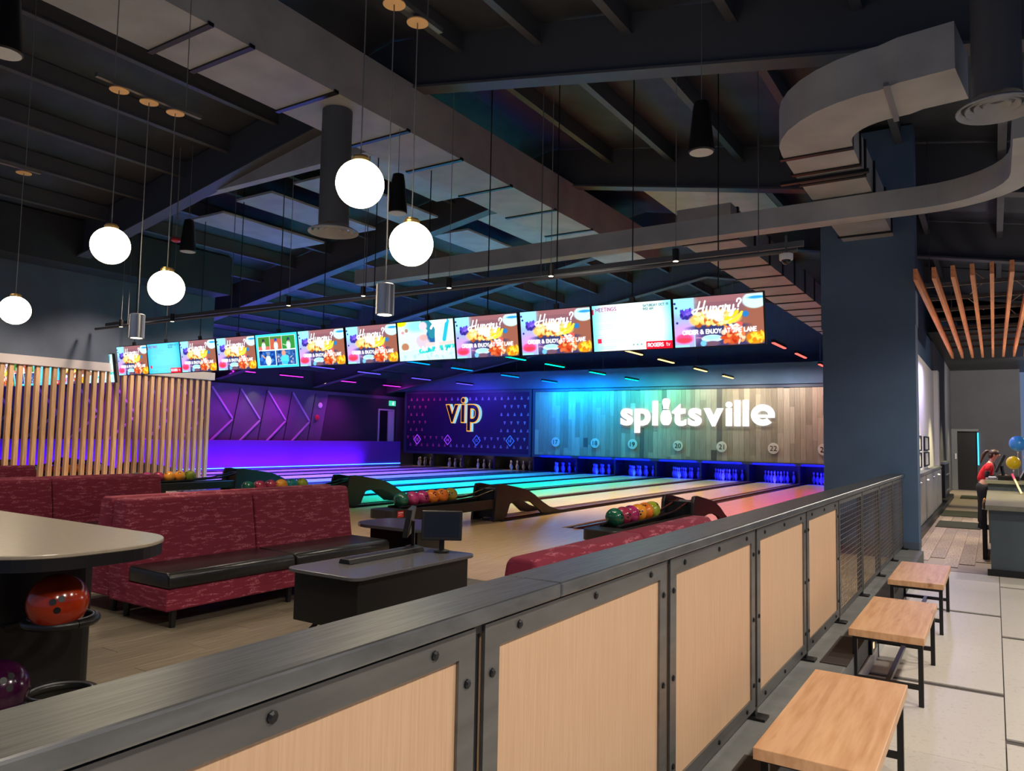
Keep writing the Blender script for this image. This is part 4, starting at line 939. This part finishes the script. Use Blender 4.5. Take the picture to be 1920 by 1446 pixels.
# ================================================================ PENDANT LAMPS
globe_me = MB().sphere((0, 0, 0), 0.15, 32, 20).mesh('globe', M['globe'], smooth=True)
capm = MB().lathe([(0.055, 0), (0.055, 0.02), (0.045, 0.03), (0.045, 0.034)], n=20).mesh('cap', M['brass'], smooth=True)
can_me = MB().lathe([(0.075, 0), (0.075, 0.008), (0.03, 0.03)], n=24).mesh('ceiling_rose', M['canopy'], smooth=True)
def pendant(u, v, X, label, kind, ztop):
    x, y, z = on_x(u, v, X)
    t = thing('pendant_lamp', label, 'pendant lamp', (x, y, z), 'pendant lamps over the lounge')
    if kind == 'globe':
        link('globe', globe_me, t); link('cap', capm, t, (0, 0, 0.142)); zc = 0.17
        lamp('POINT', (x, y, z-0.02), 30, (1.0, 0.80, 0.52), 0.16, name='globe_light')
    else:
        MB().lathe([(0.058, -0.10), (0.06, -0.098), (0.06, 0.098), (0.05, 0.105), (0.012, 0.11)], n=24).build('shade', 'silver', t, world=False, smooth=True)
        MB().lathe([(0.045, -0.101), (0.045, -0.1005)], n=20).build('lens', 'lampface', t, world=False); zc = 0.10
        lamp('SPOT', (x, y, z-0.12), 60, WARM, 0.05, aim=(x, y, 0), spot=1.5, name='pendant_spot')
    MB().tube((0, 0, zc), (0, 0, ztop-z), 0.004, 6).build('cord', 'cord', t, world=False)
    link('ceiling_rose', can_me, t, (0, 0, ztop-z))
    return t
pendant(675, 345, -3.30, 'lit white globe pendant, higher of the two over score table', 'globe', 4.46)
pendant(771, 458, -3.32, 'lit white globe pendant, lower of the two over score table', 'globe', 4.46)
pendant(722, 562, -3.31, 'silver cylinder pendant hanging between the two larger globes', 'can', 4.46)
pendant(207, 461, -6.05, 'lit white globe pendant, higher of middle pair over sofas', 'globe', 4.40)
pendant(312, 540, -6.05, 'lit white globe pendant, lower of middle pair over sofas', 'globe', 4.40)
pendant(257, 612, -6.05, 'silver cylinder pendant hanging between the middle pair of globes', 'can', 4.40)
pendant(28, 582, -8.75, 'lit white globe pendant nearest the slate bulkhead', 'globe', 4.33)
for X, ya, yb, z, lab in ((-3.31, 3.1, 4.1, 4.5, 'over the score table'), (-6.05, 3.1, 4.05, 4.44, 'over the back-to-back sofas'), (-8.75, 2.9, 3.95, 4.37, 'nearest the slate bulkhead')):
    t = thing('lamp_bar', f'slim steel bar carrying pendant lamps {lab}', 'lamp bar', (X, (ya+yb)/2, z))
    B(X-0.02, X+0.02, ya, yb, z, z+0.035).build('bar', 'steel', t)
    for yy in (ya+0.15, yb-0.15): MB().tube((X, yy, z+0.035), (X, yy, roof(X)-0.01), 0.004, 6).build('hanging_wire', 'cord', t)

# ---- coloured light bars over the lanes
tube_cols = [('magenta', (0.85, 0.03, 0.95)), ('indigo', (0.10, 0.06, 1.0)), ('cyan', (0.0, 0.24, 1.0)), ('green', (0.0, 0.8, 0.5)), ('amber', (1.0, 0.66, 0.24)), ('red', (1.0, 0.10, 0.08))]
POWER = {'magenta': 0.15, 'indigo': 1.5, 'cyan': 1.25, 'green': 0.48, 'amber': 0.24, 'red': 0.15}
LX = (-21.6, -17.75, -13.85, -10.55, -7.2, -3.83); LY = (12.7, 14.6, 16.5, 18.65, 21.4, 24.1); LZ = 3.66
for (cn, c), X in zip(tube_cols, LX):
    em = glow(f'led_{cn}', c, 2.6)
    for j, Y in enumerate(LY):
        t = thing('light_bar', f'{cn} LED light bar hung above the lanes, {ORD[j]} beyond the screens', 'light bar', (X, Y, LZ), 'coloured light bars above the lanes')
        B(-0.035, 0.035, -0.55, 0.55, 0.0, 0.06).build('housing', 'blackmetal', t, world=False)
        B(-0.028, 0.028, -0.53, 0.53, -0.022, -0.001).build('light_tube', em, t, world=False)
        for yy in (-0.4, 0.4): MB().tube((0, yy, 0.06), (0, yy, (4.53 if X > -4 else 5.48 if (-7.25 < X < -6.2 and Y < 16) else roof(X)-0.01)-LZ), 0.003, 5).build('hanging_wire', 'cord', t, world=False)
        e = (240 if j < 5 else 34)*POWER[cn]
        lamp('AREA', (X, Y, LZ-0.03), e, c, 1.05, aim=(X, Y+(0.0 if j < 5 else 0.45), LZ-1), sy=0.06, spread=1.75 if j < 5 else 3.14, name='light_bar_glow').rotation_euler.rotate_axis('Z', math.pi/2 if j < 5 else 0)
# wash lights of the masks (small fixtures on the lip of the ceiling in front of the masks)
for k in range(14):
    X = -21+k*1.42; c = ledcol(X); v = max(c); 
    lamp('AREA', (X, MY-0.75, 3.62), (2.5 if X < -15 else 85 if X < -12 else 32 if X < -9.5 else 16), c if X < -9.5 else tuple(0.4+0.6*q for q in c), 0.9, aim=(X, MY, 2.2), sy=0.08, name='mask_wash')

# ---- pipe grid with little downlights in front of the screens
t = thing('lighting_pipe', 'long dark pipe with small downlights in front of the screens', 'pipe', (-7.5, 7.75, 3.52))
MB().tube((-14.6, 7.75, 3.52), (-1.62, 7.75, 3.52), 0.024, 8).build('pipe', 'beam', t, smooth=True)
B(-14.6, -1.60, 7.93, 7.97, 3.60, 3.66).build('cable_tray', 'beam', t)
for x in (-13.5, -10.5, -7.5, -4.6, -2.0): MB().tube((x, 7.75, 3.52), (x, 7.75, roof(x)-0.01), 0.006, 6).build('drop_rod', 'beam', t)
for k, (u, v) in enumerate(((541, 570), (681, 552), (842, 537), (1033, 515), (1267, 487), (323, 600), (227, 610))):
    p = on_y(u, v+3, 7.62)
    t = thing('track_downlight', f'small dark cylinder downlight by the pipe, above {("fifth","seventh","eighth","tenth","eleventh","third","first")[k]} screen', 'downlight', p, 'downlights along the pipe')
    MB().lathe([(0.034, 0), (0.036, 0.002), (0.036, 0.13), (0.03, 0.135)], n=16).build('can', 'blackmetal', t, world=False, smooth=True)
    MB().lathe([(0.028, -0.002), (0.028, -0.001)], n=14).build('lens', 'lampface', t, world=False)
    MB().tube((0, 0, 0.13), (0, 0, roof(p[0])-p[2]-0.02), 0.004, 6).build('cord', 'cord', t, world=False)
    lamp('SPOT', (p[0], p[1], p[2]-0.02), 22, WARM, 0.03, aim=(p[0], p[1]+0.3, 0), spot=1.3, name='track_spot')

# ================================================================ DUCTS, DIFFUSERS, SPEAKERS
t = thing('air_duct', 'long rectangular grey duct along the ridge with dark flange bands', 'air duct', (-6.76, 8.0, 5.5))
B(-7.25, -6.27, -2, 15.8, 5.5, 6.15).build('duct_body', 'duct', t)
for yy in (2.2, 4.25, 4.73, 5.89, 7.15, 8.3, 9.6, 11.0, 12.4, 14.0, 15.5): B(-7.27, -6.25, yy-0.03, yy+0.03, 5.48, 5.52).build('flange', 'black', t)
m = MB().prism([(-14.7, roof(-14.7)), (-7.26, 5.5), (-7.26, roof(-7.26)-0.01), (-14.7, roof(-14.7)+0.0001)], 'y', 7.22, 7.30)
struct(MB().prism([(-14.6, 5.5), (-7.26, 5.5), (-7.26, roof(-7.26)), (-14.6, roof(-14.6)+0.005)], 'y', 7.42, 7.56).build('wall_drop', 'duct'), 'grey drop wall hanging under the left roof slope')
# curved duct to the column
zc0, zc1 = 4.36, 4.72
pts = [(-0.15, 6.52), (-0.5, 6.56)]
for k in range(9):
    a = math.pi/2*k/8; pts.append((-0.62-0.72*math.sin(a)-0.02*k/8, 6.62+0.72*(1-math.cos(a))))
pts += [(-1.38, 8.2), (-1.38, 11.0)]
t = thing('air_duct', 'curved rectangular duct bending towards the navy column', 'air duct', (-1.2, 8.0, zc0))
MB().sweep(pts, 0.62, zc0, zc1).build('duct_body', 'duct', t)
for yy in (7.45, 7.95, 8.3, 9.0, 10.0, 10.7): B(-1.71, -1.05, yy-0.03, yy+0.03, zc0-0.015, zc1+0.01).build('flange', 'black', t)
B(-1.85, -1.0, 8.05, 8.11, zc0-0.05, zc0-0.016).build('hanger_bar', 'blackmetal', t); B(-0.66, -0.62, 6.2, 6.95, zc0-0.03, zc0-0.001).build('hanger_bar', 'silver', t)
# slim channel crossing under it
pts = [(-9.0, 9.15), (-1.0, 9.0)]+[(-0.6+0.9*math.sin(a), 9.0-0.9*(1-math.cos(a))) for a in [math.pi/2*k/8 for k in range(9)]]+[(0.3, 7.2)]
t = thing('air_duct', 'slim level duct crossing in front of the navy column', 'air duct', (-3, 9, 4.08))
MB().sweep(pts, 0.24, 4.10, 4.34).build('duct_body', 'duct', t)
# far ducts over the lanes
t = thing('air_duct', 'long ribbed duct running over the lanes behind the screens', 'air duct', (-4, 17, 4.4))
B(-3.9, -3.1, 10.5, 24.5, 4.55, 5.0).build('duct_body', 'duct', t)
for k in range(15): B(-3.92, -3.08, 10.8+k*0.93, 10.86+k*0.93, 4.53, 5.02).build('flange', 'black', t)
def diffuser(p, r, label, zt):
    t = thing('ceiling_diffuser', label, 'diffuser', p)
    for k, rr in enumerate((1.0, 0.78, 0.56, 0.34)):
        MB().lathe([(r*rr, 0.0+0.012*k), (r*rr-0.004, 0.0+0.012*k-0.006), (r*(rr-0.14), 0.03+0.012*k), (r*(rr-0.14), 0.034+0.012*k), (r*rr, 0.008+0.012*k)], n=36, ring=True).build('diffuser_ring', 'duct', t, world=False, smooth=True)
    MB().lathe([(r*0.60, 0.09), (r*0.60, zt-p[2])], n=28).build('duct_drop', 'beam', t, world=False, smooth=True)
diffuser(on_z(625, 436, 4.0), 0.30, 'round ceiling diffuser under a dark duct drop near globe pendants', 5.49)
diffuser(on_z(1870, 206, 4.0), 0.26, 'round ceiling diffuser beside the curved duct', 5.2)
def cone(p, label):
    t = thing('pendant_speaker', label, 'speaker', p)
    MB().lathe([(0.118, 0.0), (0.125, 0.01), (0.12, 0.06), (0.085, 0.42), (0.07, 0.50), (0.02, 0.52)], n=28).build('speaker_shell', 'black', t, world=False, smooth=True)
    MB().lathe([(0.112, -0.004), (0.112, -0.001)], n=28).build('grille', mat('pale_grille', (0.55, 0.55, 0.56), 0.6), t, world=False)
    MB().tube((0, 0, 0.52), (0, 0, (5.5 if -7.25 < p[0] < -6.2 else roof(p[0])-0.01)-p[2]), 0.004, 6).build('wire', 'cord', t, world=False)
cone(on_z(1315, 286, 4.4), 'black cone pendant speaker hanging left of the curved duct')
cone(on_z(745, 400, 4.4), 'black cone pendant speaker hanging behind the larger globes')
cone(on_z(8, 100, 4.4), 'black cone pendant speaker hanging over the ball rack table')
cone(on_z(352, 472, 4.4), 'black cone pendant speaker hanging near the red strobe')
p = on_y(330, 452, 7.0)
t = thing('fire_strobe', 'small red strobe alarm hanging from a thin rod', 'alarm', p)
MB().lathe([(0.04, -0.02), (0.075, 0.0), (0.075, 0.03), (0.03, 0.06)], n=16).build('strobe', 'red', t, world=False, smooth=True); MB().tube((0, 0, 0.06), (0, 0, roof(p[0])-p[2]-0.01), 0.008, 6).build('rod', 'cord', t, world=False)
p = on_y(1474, 488, 7.62)
t = thing('dome_camera', 'white dome security camera hanging at the end of pipe', 'camera', p)
MB().lathe([(0.062, 0.0), (0.066, 0.01), (0.066, 0.06), (0.05, 0.066)], n=24).build('camera_body', 'whiteplastic', t, world=False, smooth=True)
MB().sphere((0, 0, 0), 0.045, 20, 10).build('dome', 'screenoff', t, world=False, smooth=True); MB().tube((0, 0, 0.06), (0, 0, 0.25), 0.012, 8).build('stem', 'beam', t, world=False)
for uv, lab in (((600, 760), 'white round bell on the chevron wall'), ((594, 783), 'red fire alarm on the chevron wall')):
    p = on_x(*uv, -22.28)
    tag(MB().lathe([(0.10, 0), (0.11, 0.02), (0.06, 0.05)], n=16).xform(Matrix.Translation(p) @ Matrix.Rotation(math.pi/2, 4, 'Y')).build('wall_alarm', 'red' if 'red' in lab else 'whiteplastic', smooth=True), lab, 'alarm')
p = on_x(735, 757, -22.28)
t = thing('exit_sign', 'small green exit sign above the dark doorway', 'exit sign', p)
B(0, 0.04, -0.2, 0.2, -0.1, 0.12).build('sign_box', glow('exit_green', (0.06, 0.55, 0.38), 1.4), t, world=False)
MB().sphere((0.045, 0.02, 0.06), 0.025, 8, 6).prism([(-0.02, -0.06), (0.07, -0.06), (0.05, 0.03), (-0.01, 0.03)], 'x', 0.04, 0.048).build('running_figure', glow('exit_white', (0.8, 1, 0.95), 1.6), t, world=False)

# ================================================================ HALL
t = thing('steel_cabinet', 'low steel cabinet with bar handles against the white hall wall', 'cabinet', (-1.2, 17.0, 0))
B(-1.262, -1.14, 13.2, 21.8, 0.12, 1.02).build('body', mat('brushed_steel', (0.42, 0.42, 0.43), 0.35, 0.6), t)
B(-1.265, -1.12, 13.15, 21.85, 1.02, 1.07).build('worktop', mat('grey_top', rgb(110, 112, 112), 0.4), t)
for k, y in enumerate((14.2, 15.9, 17.6, 19.3, 21.0)):
    d = B(-1.139, -1.128, y-0.78, y+0.78, 0.15, 1.0).build('door', mat('steel_door', (0.45, 0.45, 0.46), 0.35, 0.6), t)
    MB().path([(-1.128, y-0.6, 0.90), (-1.09, y-0.6, 0.90), (-1.09, y-0.35, 0.90), (-1.128, y-0.35, 0.90)], 0.012, 6).build('handle', 'alu', d)
for k, (y, z) in enumerate(((19.0, 1.62), (19.0, 1.28), (16.9, 1.62), (16.9, 1.28))):
    t = thing('framed_notice', f'black framed notice on white hall wall, {("upper", "lower")[k % 2]} one {("nearer the doorway", "nearer the column")[k//2]}', 'picture', (-1.275, y, z))
    for a in ((-0.62, 0.62, 0.13, 0.155), (-0.62, 0.62, -0.155, -0.13), (-0.62, -0.56, -0.13, 0.13), (0.56, 0.62, -0.13, 0.13)): B(0, 0.03, a[0], a[1], a[2], a[3]).build('frame_bar', 'black', t, world=False)
    B(0, 0.008, -0.56, 0.56, -0.13, 0.13).build('sheet', 'paper', t, world=False)
tag(B(-1.0, -0.25, 16.9, 18.3, 0.0, 0.012).build('floor_mat', 'mat'), 'dark olive floor mat nearest the counter', 'mat')
tag(B(-1.05, -0.3, 19.6, 21.3, 0.0, 0.012).build('floor_mat', 'mat'), 'dark olive floor mat in middle of the hall', 'mat')
tag(B(-0.9, -0.3, 26.5, 28.0, 0.0, 0.012).build('floor_mat', 'mat'), 'dark olive floor mat before the black doorway', 'mat')
t = thing('drink_machine', 'black machine with steel top in the hall recess', 'machine', (-1.23, 25.4, 0))
B(-1.29, -1.17, 24.2, 26.5, 0, 1.05).build('body', 'black', t, bevel=0.01); B(-1.29, -1.16, 24.15, 26.55, 1.05, 1.12).build('worktop', 'silver', t)
for z in (0.3, 0.75): MB().tube((-1.155, 24.6, z), (-1.155, 26.1, z), 0.02, 8).build('handle', 'alu', t)
tag(B(-1.2, -1.14, 31.48, 31.5, 1.10, 1.30).build('switch_plate', 'whiteplastic'), 'white switch plate beside the black doorway', 'switch')
tag(B(-0.50, -0.46, 31.55, 31.6, 0.9, 2.05).build('led_strip', glow('cyan_led', (0.05, 0.7, 1.0), 2.2)), 'cyan LED strip beside the black doorway', 'led strip')
tag(B(0.80, 0.83, 23.95, 24.0, 0.9, 4.3).build('led_strip', glow('pink_led', (1.0, 0.5, 0.4), 1.5)), 'pale pink LED strip up the charcoal wall corner', 'led strip')
lamp('AREA', (-0.9, 17, 3.2), 60, (0.55, 0.5, 1.0), 3.0, aim=(-1.3, 17, 2.0), sy=0.2, name='hall_wall_wash')
lamp('AREA', (-0.9, 14, 3.3), 8, (1.0, 0.3, 0.2), 1.0, aim=(-1.3, 14, 3.1), sy=0.2, name='hall_wall_wash')

# counter
t = thing('service_counter', 'slate sided service counter with stone top in the hall', 'counter', (0.8, 12.8, 0))
B(-0.06, 2.6, 11.12, 14.6, 0, 0.80).build('counter_body', 'counterside', t)
B(-0.11, 2.65, 11.05, 14.75, 0.805, 0.865).build('counter_top', 'stone', t, bevel=0.004)
B(-0.10, 2.6, 11.09, 11.12, 0.0, 0.08).build('toe_kick', 'black', t)
B(-0.10, 2.6, 14.75, 15.9, 0, 0.98).build('back_counter_body', 'counterside', t); B(-0.14, 2.65, 14.70, 16.0, 0.98, 1.03).build('back_counter_top', 'stone', t)
t = thing('item_rack', 'narrow black rack with small items on counter end', 'rack', (-0.18, 13.2, 0))
B(-0.165, -0.115, 12.6, 13.9, 0.0, 0.70).build('rack_frame', 'black', t)
for k in range(5): MB().lathe([(0.018, 0), (0.022, 0.06), (0.02, 0.08), (0.008, 0.1)], (-0.14, 12.75+k*0.22, 0.70), 10).build('bottle', mat('bottle_mix', rgb(*random.choice(((200, 160, 60), (150, 60, 70), (120, 90, 60)))), 0.3), t, smooth=True)
# till
t = thing('till', 'black till with tilted screen on the back counter', 'till', (0.12, 15.3, 1.03))
B(0.04, 0.34, 14.95, 15.5, 1.03, 1.10).build('cash_drawer', 'black', t, bevel=0.004)
MB().tube((0.12, 15.3, 1.10), (0.10, 15.3, 1.26), 0.025, 8).build('stand', 'blackmetal', t)
MB().box(-0.02, 0.02, -0.22, 0.22, -0.16, 0.16).xform(Matrix.Translation((0.08, 15.25, 1.30)) @ Matrix.Rotation(0.42, 4, 'Y')).build('till_screen', 'black', t, bevel=0.006)
t = thing('keyboard', 'pale keyboard and papers in front of the worker', 'keyboard', (-0.02, 15.6, 1.03))
B(-0.10, 0.03, 15.2, 15.75, 1.031, 1.055).build('keyboard_base', 'silver', t); B(-0.09, 0.02, 15.22, 15.73, 1.055, 1.062).build('key_bed', 'paper', t)
t = thing('brochure_stand', 'brochure stand with pale leaflets beside till', 'stand', (0.44, 15.6, 1.03))
MB().prism([(0.36, 1.03), (0.56, 1.03), (0.53, 1.34), (0.50, 1.34)], 'y', 15.4, 15.7).build('stand_body', 'black', t)
MB().prism([(0.365, 1.06), (0.495, 1.33), (0.49, 1.34), (0.358, 1.07)], 'y', 15.38, 15.6).build('leaflet', 'paper', t)
t = thing('cardboard_box', 'brown cardboard box at the end of back counter', 'box', (0.78, 15.4, 1.03))
B(0.59, 0.95, 15.2, 15.7, 1.03, 1.42).build('box_body', mat('cardboard', rgb(170, 120, 70), 0.8), t); B(0.59, 0.95, 15.19, 15.195, 1.20, 1.23).build('tape', 'paper', t)
t = thing('striped_cane', 'pink and cream stick leaning on the counter top', 'stick', (0.27, 14.4, 0.87))
MB().tube((0.34, 13.9, 0.872), (0.27, 14.62, 1.06), 0.016, 8).build('stick_lower', mat('cream', rgb(226, 210, 160), 0.5), t)
MB().tube((0.27, 14.62, 1.06), (0.24, 14.9, 1.135), 0.018, 8).build('stick_upper', mat('pinkstick', rgb(220, 70, 110), 0.5), t)
for lab, c, u, v, r in (('sky blue balloon floating above the back counter', (60, 150, 235), 1908, 832, 0.13), ('yellow balloon low behind the till', (240, 205, 20), 1900, 868, 0.11), ('pink balloon beside the cardboard box', (236, 150, 180), 1934, 858, 0.12)):
    p = on_y(u, v, 15.92 if 'blue' in lab else (15.86 if 'pink' in lab else 15.84))
    t = thing('balloon', lab, 'balloon', p, 'balloons behind the counter')
    MB().sphere((0, 0, 0), r, 20, 14, sz=1.05).build('balloon_skin', mat('balloon_'+lab.split()[0], rgb(*c), 0.3), t, world=False, smooth=True)
    MB().lathe([(0.015, -0.03), (0.006, 0.0)], (0, 0, -r*1.05), 8).build('knot', 'paper', t, world=False)
    MB().tube((0, 0, -r*1.05-0.03), (0, 0, 1.03-p[2]), 0.003, 5).build('string', 'paper', t, world=False)

# ---- worker
def skin(name, chains, m, parent, sub=2):
    """chains: lists of (x, y, z, r); chain starting with an index tuple joins an earlier vertex"""
    vs, es, rs = [], [], []
    for ch in chains:
        prev = None
        for q in ch:
            if isinstance(q, int): prev = q; continue
            vs.append(q[:3]); rs.append(q[3] if len(q) == 4 else (q[3], q[4])); k = len(vs)-1
            if prev is not None: es.append((prev, k))
            prev = k
    me = bpy.data.meshes.new(name); me.from_pydata(vs, es, [])
    o = bpy.data.objects.new(name, me); C.objects.link(o)
    o.modifiers.new('skin', 'SKIN'); o.modifiers.new('sub', 'SUBSURF').levels = sub; o.modifiers['sub'].render_levels = sub
    sv = me.skin_vertices[0].data
    for i, r in enumerate(rs): sv[i].radius = r if isinstance(r, tuple) else (r, r)
    for i in range(len(rs)): sv[i].use_root = (i == 0)
    dg = bpy.context.evaluated_depsgraph_get(); dg.update()
    nm = bpy.data.meshes.new_from_object(o.evaluated_get(dg)); bpy.data.objects.remove(o)
    nm.name = name; nm.materials.clear(); nm.materials.append(m)
    for p in nm.polygons: p.use_smooth = True
    return link(name, nm, parent)
PX, PY = -0.20, 17.2
skinm = mat('skin', rgb(214, 160, 136), 0.55); hairm = mat('brown_hair', rgb(64, 42, 34), 0.5, var=0.3, scale=20, stretch=(1, 1, 0.2)); shirtm = mat('red_tshirt', rgb(206, 20, 34), 0.8); darkm = mat('black_clothes', (0.014, 0.014, 0.016), 0.85)
per = thing('person', 'person in red t-shirt and black trousers working at the back counter', 'person', (PX, PY, 0))
# local frame: +x is where she faces (toward the till), y sideways
body = [
    [(0.0, 0, 0.93, 0.105), (0.02, 0, 1.08, 0.095), (0.05, 0, 1.22, 0.10), (0.08, 0, 1.31, 0.055), (0.095, 0, 1.36, 0.042), (0.115, 0, 1.43, 0.062), (0.128, 0, 1.49, 0.076), (0.118, 0, 1.55, 0.05)],
    [0, (0.0, -0.09, 0.82, 0.082), (0.01, -0.095, 0.47, 0.05), (-0.02, -0.095, 0.09, 0.035), (0.07, -0.10, 0.035, 0.03), (0.14, -0.10, 0.03, 0.022)],
    [0, (0.0, 0.09, 0.82, 0.082), (-0.02, 0.095, 0.47, 0.05), (-0.05, 0.095, 0.09, 0.035), (0.04, 0.10, 0.035, 0.03), (0.11, 0.10, 0.03, 0.022)],
    [2, (0.06, -0.17, 1.275, 0.048), (0.04, -0.20, 1.03, 0.037), (0.23, -0.13, 1.06, 0.027), (0.275, -0.12, 1.075, 0.024)],
    [2, (0.06, 0.17, 1.275, 0.048), (0.05, 0.20, 1.03, 0.037), (0.24, 0.13, 1.06, 0.027), (0.285, 0.12, 1.075, 0.024)]]
bo = skin('body', body, skinm, per)
for s_ in (-1, 1):
    x0 = 0.285 if s_ < 0 else 0.295
    m = MB()
    ch = []
    for k in range(4):
        yy = s_*0.12+(k-1.5)*0.017; L = (0.055, 0.068, 0.064, 0.048)[k]
        m.path([(x0, yy, 1.078), (x0+0.045, yy, 1.082), (x0+0.045+L*0.55, yy, 1.072), (x0+0.045+L, yy, 1.055)], 0.008, 8)
    m.path([(x0, s_*0.12-s_*0.03, 1.074), (x0+0.03, s_*0.12-s_*0.048, 1.07), (x0+0.06, s_*0.12-s_*0.052, 1.06)], 0.009, 8)
    m.sphere((x0+0.02, s_*0.12, 1.076), 0.036, 12, 8, 1.05, 0.95, 0.42)
    m.build('hand', skinm, per, world=False, smooth=True)
# face: nose, mouth, eyes, ear
f = MB().sphere((0.200, 0, 1.475), 0.016, 8, 6, 1.3, 0.8, 1.1); f.build('nose', skinm, per, world=False, smooth=True)
MB().sphere((0.186, 0, 1.438), 0.016, 8, 6, 0.6, 1.4, 0.45).build('mouth', mat('lips', rgb(176, 84, 84), 0.5), per, world=False, smooth=True)
for s_ in (-1, 1):
    MB().sphere((0.186, s_*0.03, 1.495), 0.010, 8, 6).build('eye', 'black', per, world=False, smooth=True)
    MB().sphere((0.118, s_*0.074, 1.475), 0.022, 8, 6, 0.7, 0.4, 1.2).build('ear', skinm, per, world=False, smooth=True)
h = MB().sphere((0.105, 0, 1.515), 0.088, 20, 14, 1.0, 0.98, 0.85); h.sphere((0.075, 0, 1.47), 0.072, 16, 10, 0.8, 1.08, 1.0)
h.build('hair', hairm, per, world=False, smooth=True)
skin('ponytail', [[(0.03, 0, 1.555, 0.026), (-0.02, 0, 1.55, 0.036), (-0.06, 0, 1.47, 0.036), (-0.075, 0, 1.37, 0.024), (-0.085, 0, 1.30, 0.008)]], hairm, per)
skin('t_shirt', [[(0.0, 0, 0.90, 0.15), (0.02, 0, 1.08, 0.135), (0.05, 0, 1.22, 0.120), (0.08, 0, 1.325, 0.064)], [2, (0.06, -0.18, 1.275, 0.064), (0.05, -0.195, 1.15, 0.062)], [2, (0.06, 0.18, 1.275, 0.064), (0.055, 0.195, 1.15, 0.062)]], shirtm, per)
for s_ in (-1, 1): skin('sleeve', [[(0.05, s_*0.195, 1.17, 0.050), (0.042, s_*0.20, 1.03, 0.046), (0.14, s_*0.165, 1.045, 0.040), (0.25, s_*0.128, 1.066, 0.031)]], darkm, per)
skin('trousers', [[(0.0, 0, 0.95, 0.135), (0.0, 0, 0.86, 0.14)], [1, (0.0, -0.09, 0.76, 0.112), (0.01, -0.095, 0.47, 0.075), (-0.02, -0.095, 0.08, 0.058)], [1, (0.0, 0.09, 0.76, 0.112), (-0.02, 0.095, 0.47, 0.075), (-0.05, 0.095, 0.08, 0.058)]], darkm, per)
for s_, dx in ((-1, 0), (1, -0.03)):
    MB().prism([(-0.07+dx, 0.0), (0.17+dx, 0.0), (0.175+dx, 0.03), (0.10+dx, 0.075), (0.02+dx, 0.11), (-0.065+dx, 0.10)], 'y', s_*0.098-0.042, s_*0.098+0.042).build('shoe', darkm, per, world=False, bevel=0.015)
skin('lanyard', [[(0.115, -0.05, 1.34, 0.006), (0.165, -0.03, 1.24, 0.006), (0.175, 0.0, 1.14, 0.006), (0.165, 0.03, 1.24, 0.006), (0.115, 0.05, 1.34, 0.006)]], darkm, per, 1)
per.scale = (1, 1, 0.965)
for o in per.children:
    for v in o.data.vertices: v.co.x += 0.075*max(0.0, v.co.z-0.85)/0.6

# ---- wooden ceiling baffles and black ceiling grid of the hall
for k in range(8):
    x = -0.768+k*0.197
    tag(B(x-0.022, x+0.022, 10.25, 20.1, 3.60, 3.74).build('ceiling_baffle', 'baffle'), f'long cedar ceiling baffle over the hall, {ORD[k]} from the column', 'ceiling baffle', 'cedar baffles over the hall')
t = thing('ceiling_grid', 'black steel strut grid above the cedar baffles', 'ceiling grid', (0, 15, 3.76))
for k in range(8): B(-0.80, 3.0, 11.6+k*1.1, 11.64+k*1.1, 3.745, 3.80).build('strut', 'steel', t)
for k in range(3): MB().path([(-0.2+0.5*k, 11+k, 3.82), (-0.05+0.5*k, 12+k, 3.86), (-0.3+0.5*k, 13.0+k, 3.81), (-0.1+0.5*k, 14.5+k, 3.84)], 0.008, 6).build('cable', 'silver', t, smooth=True)
for x, y in ((-0.7, 11.62), (0.6, 11.62), (-0.7, 18.22), (0.6, 18.22)): MB().tube((x, y, 3.80), (x, y, roof(x)-0.02), 0.006, 6).build('hanger', 'steel', t)
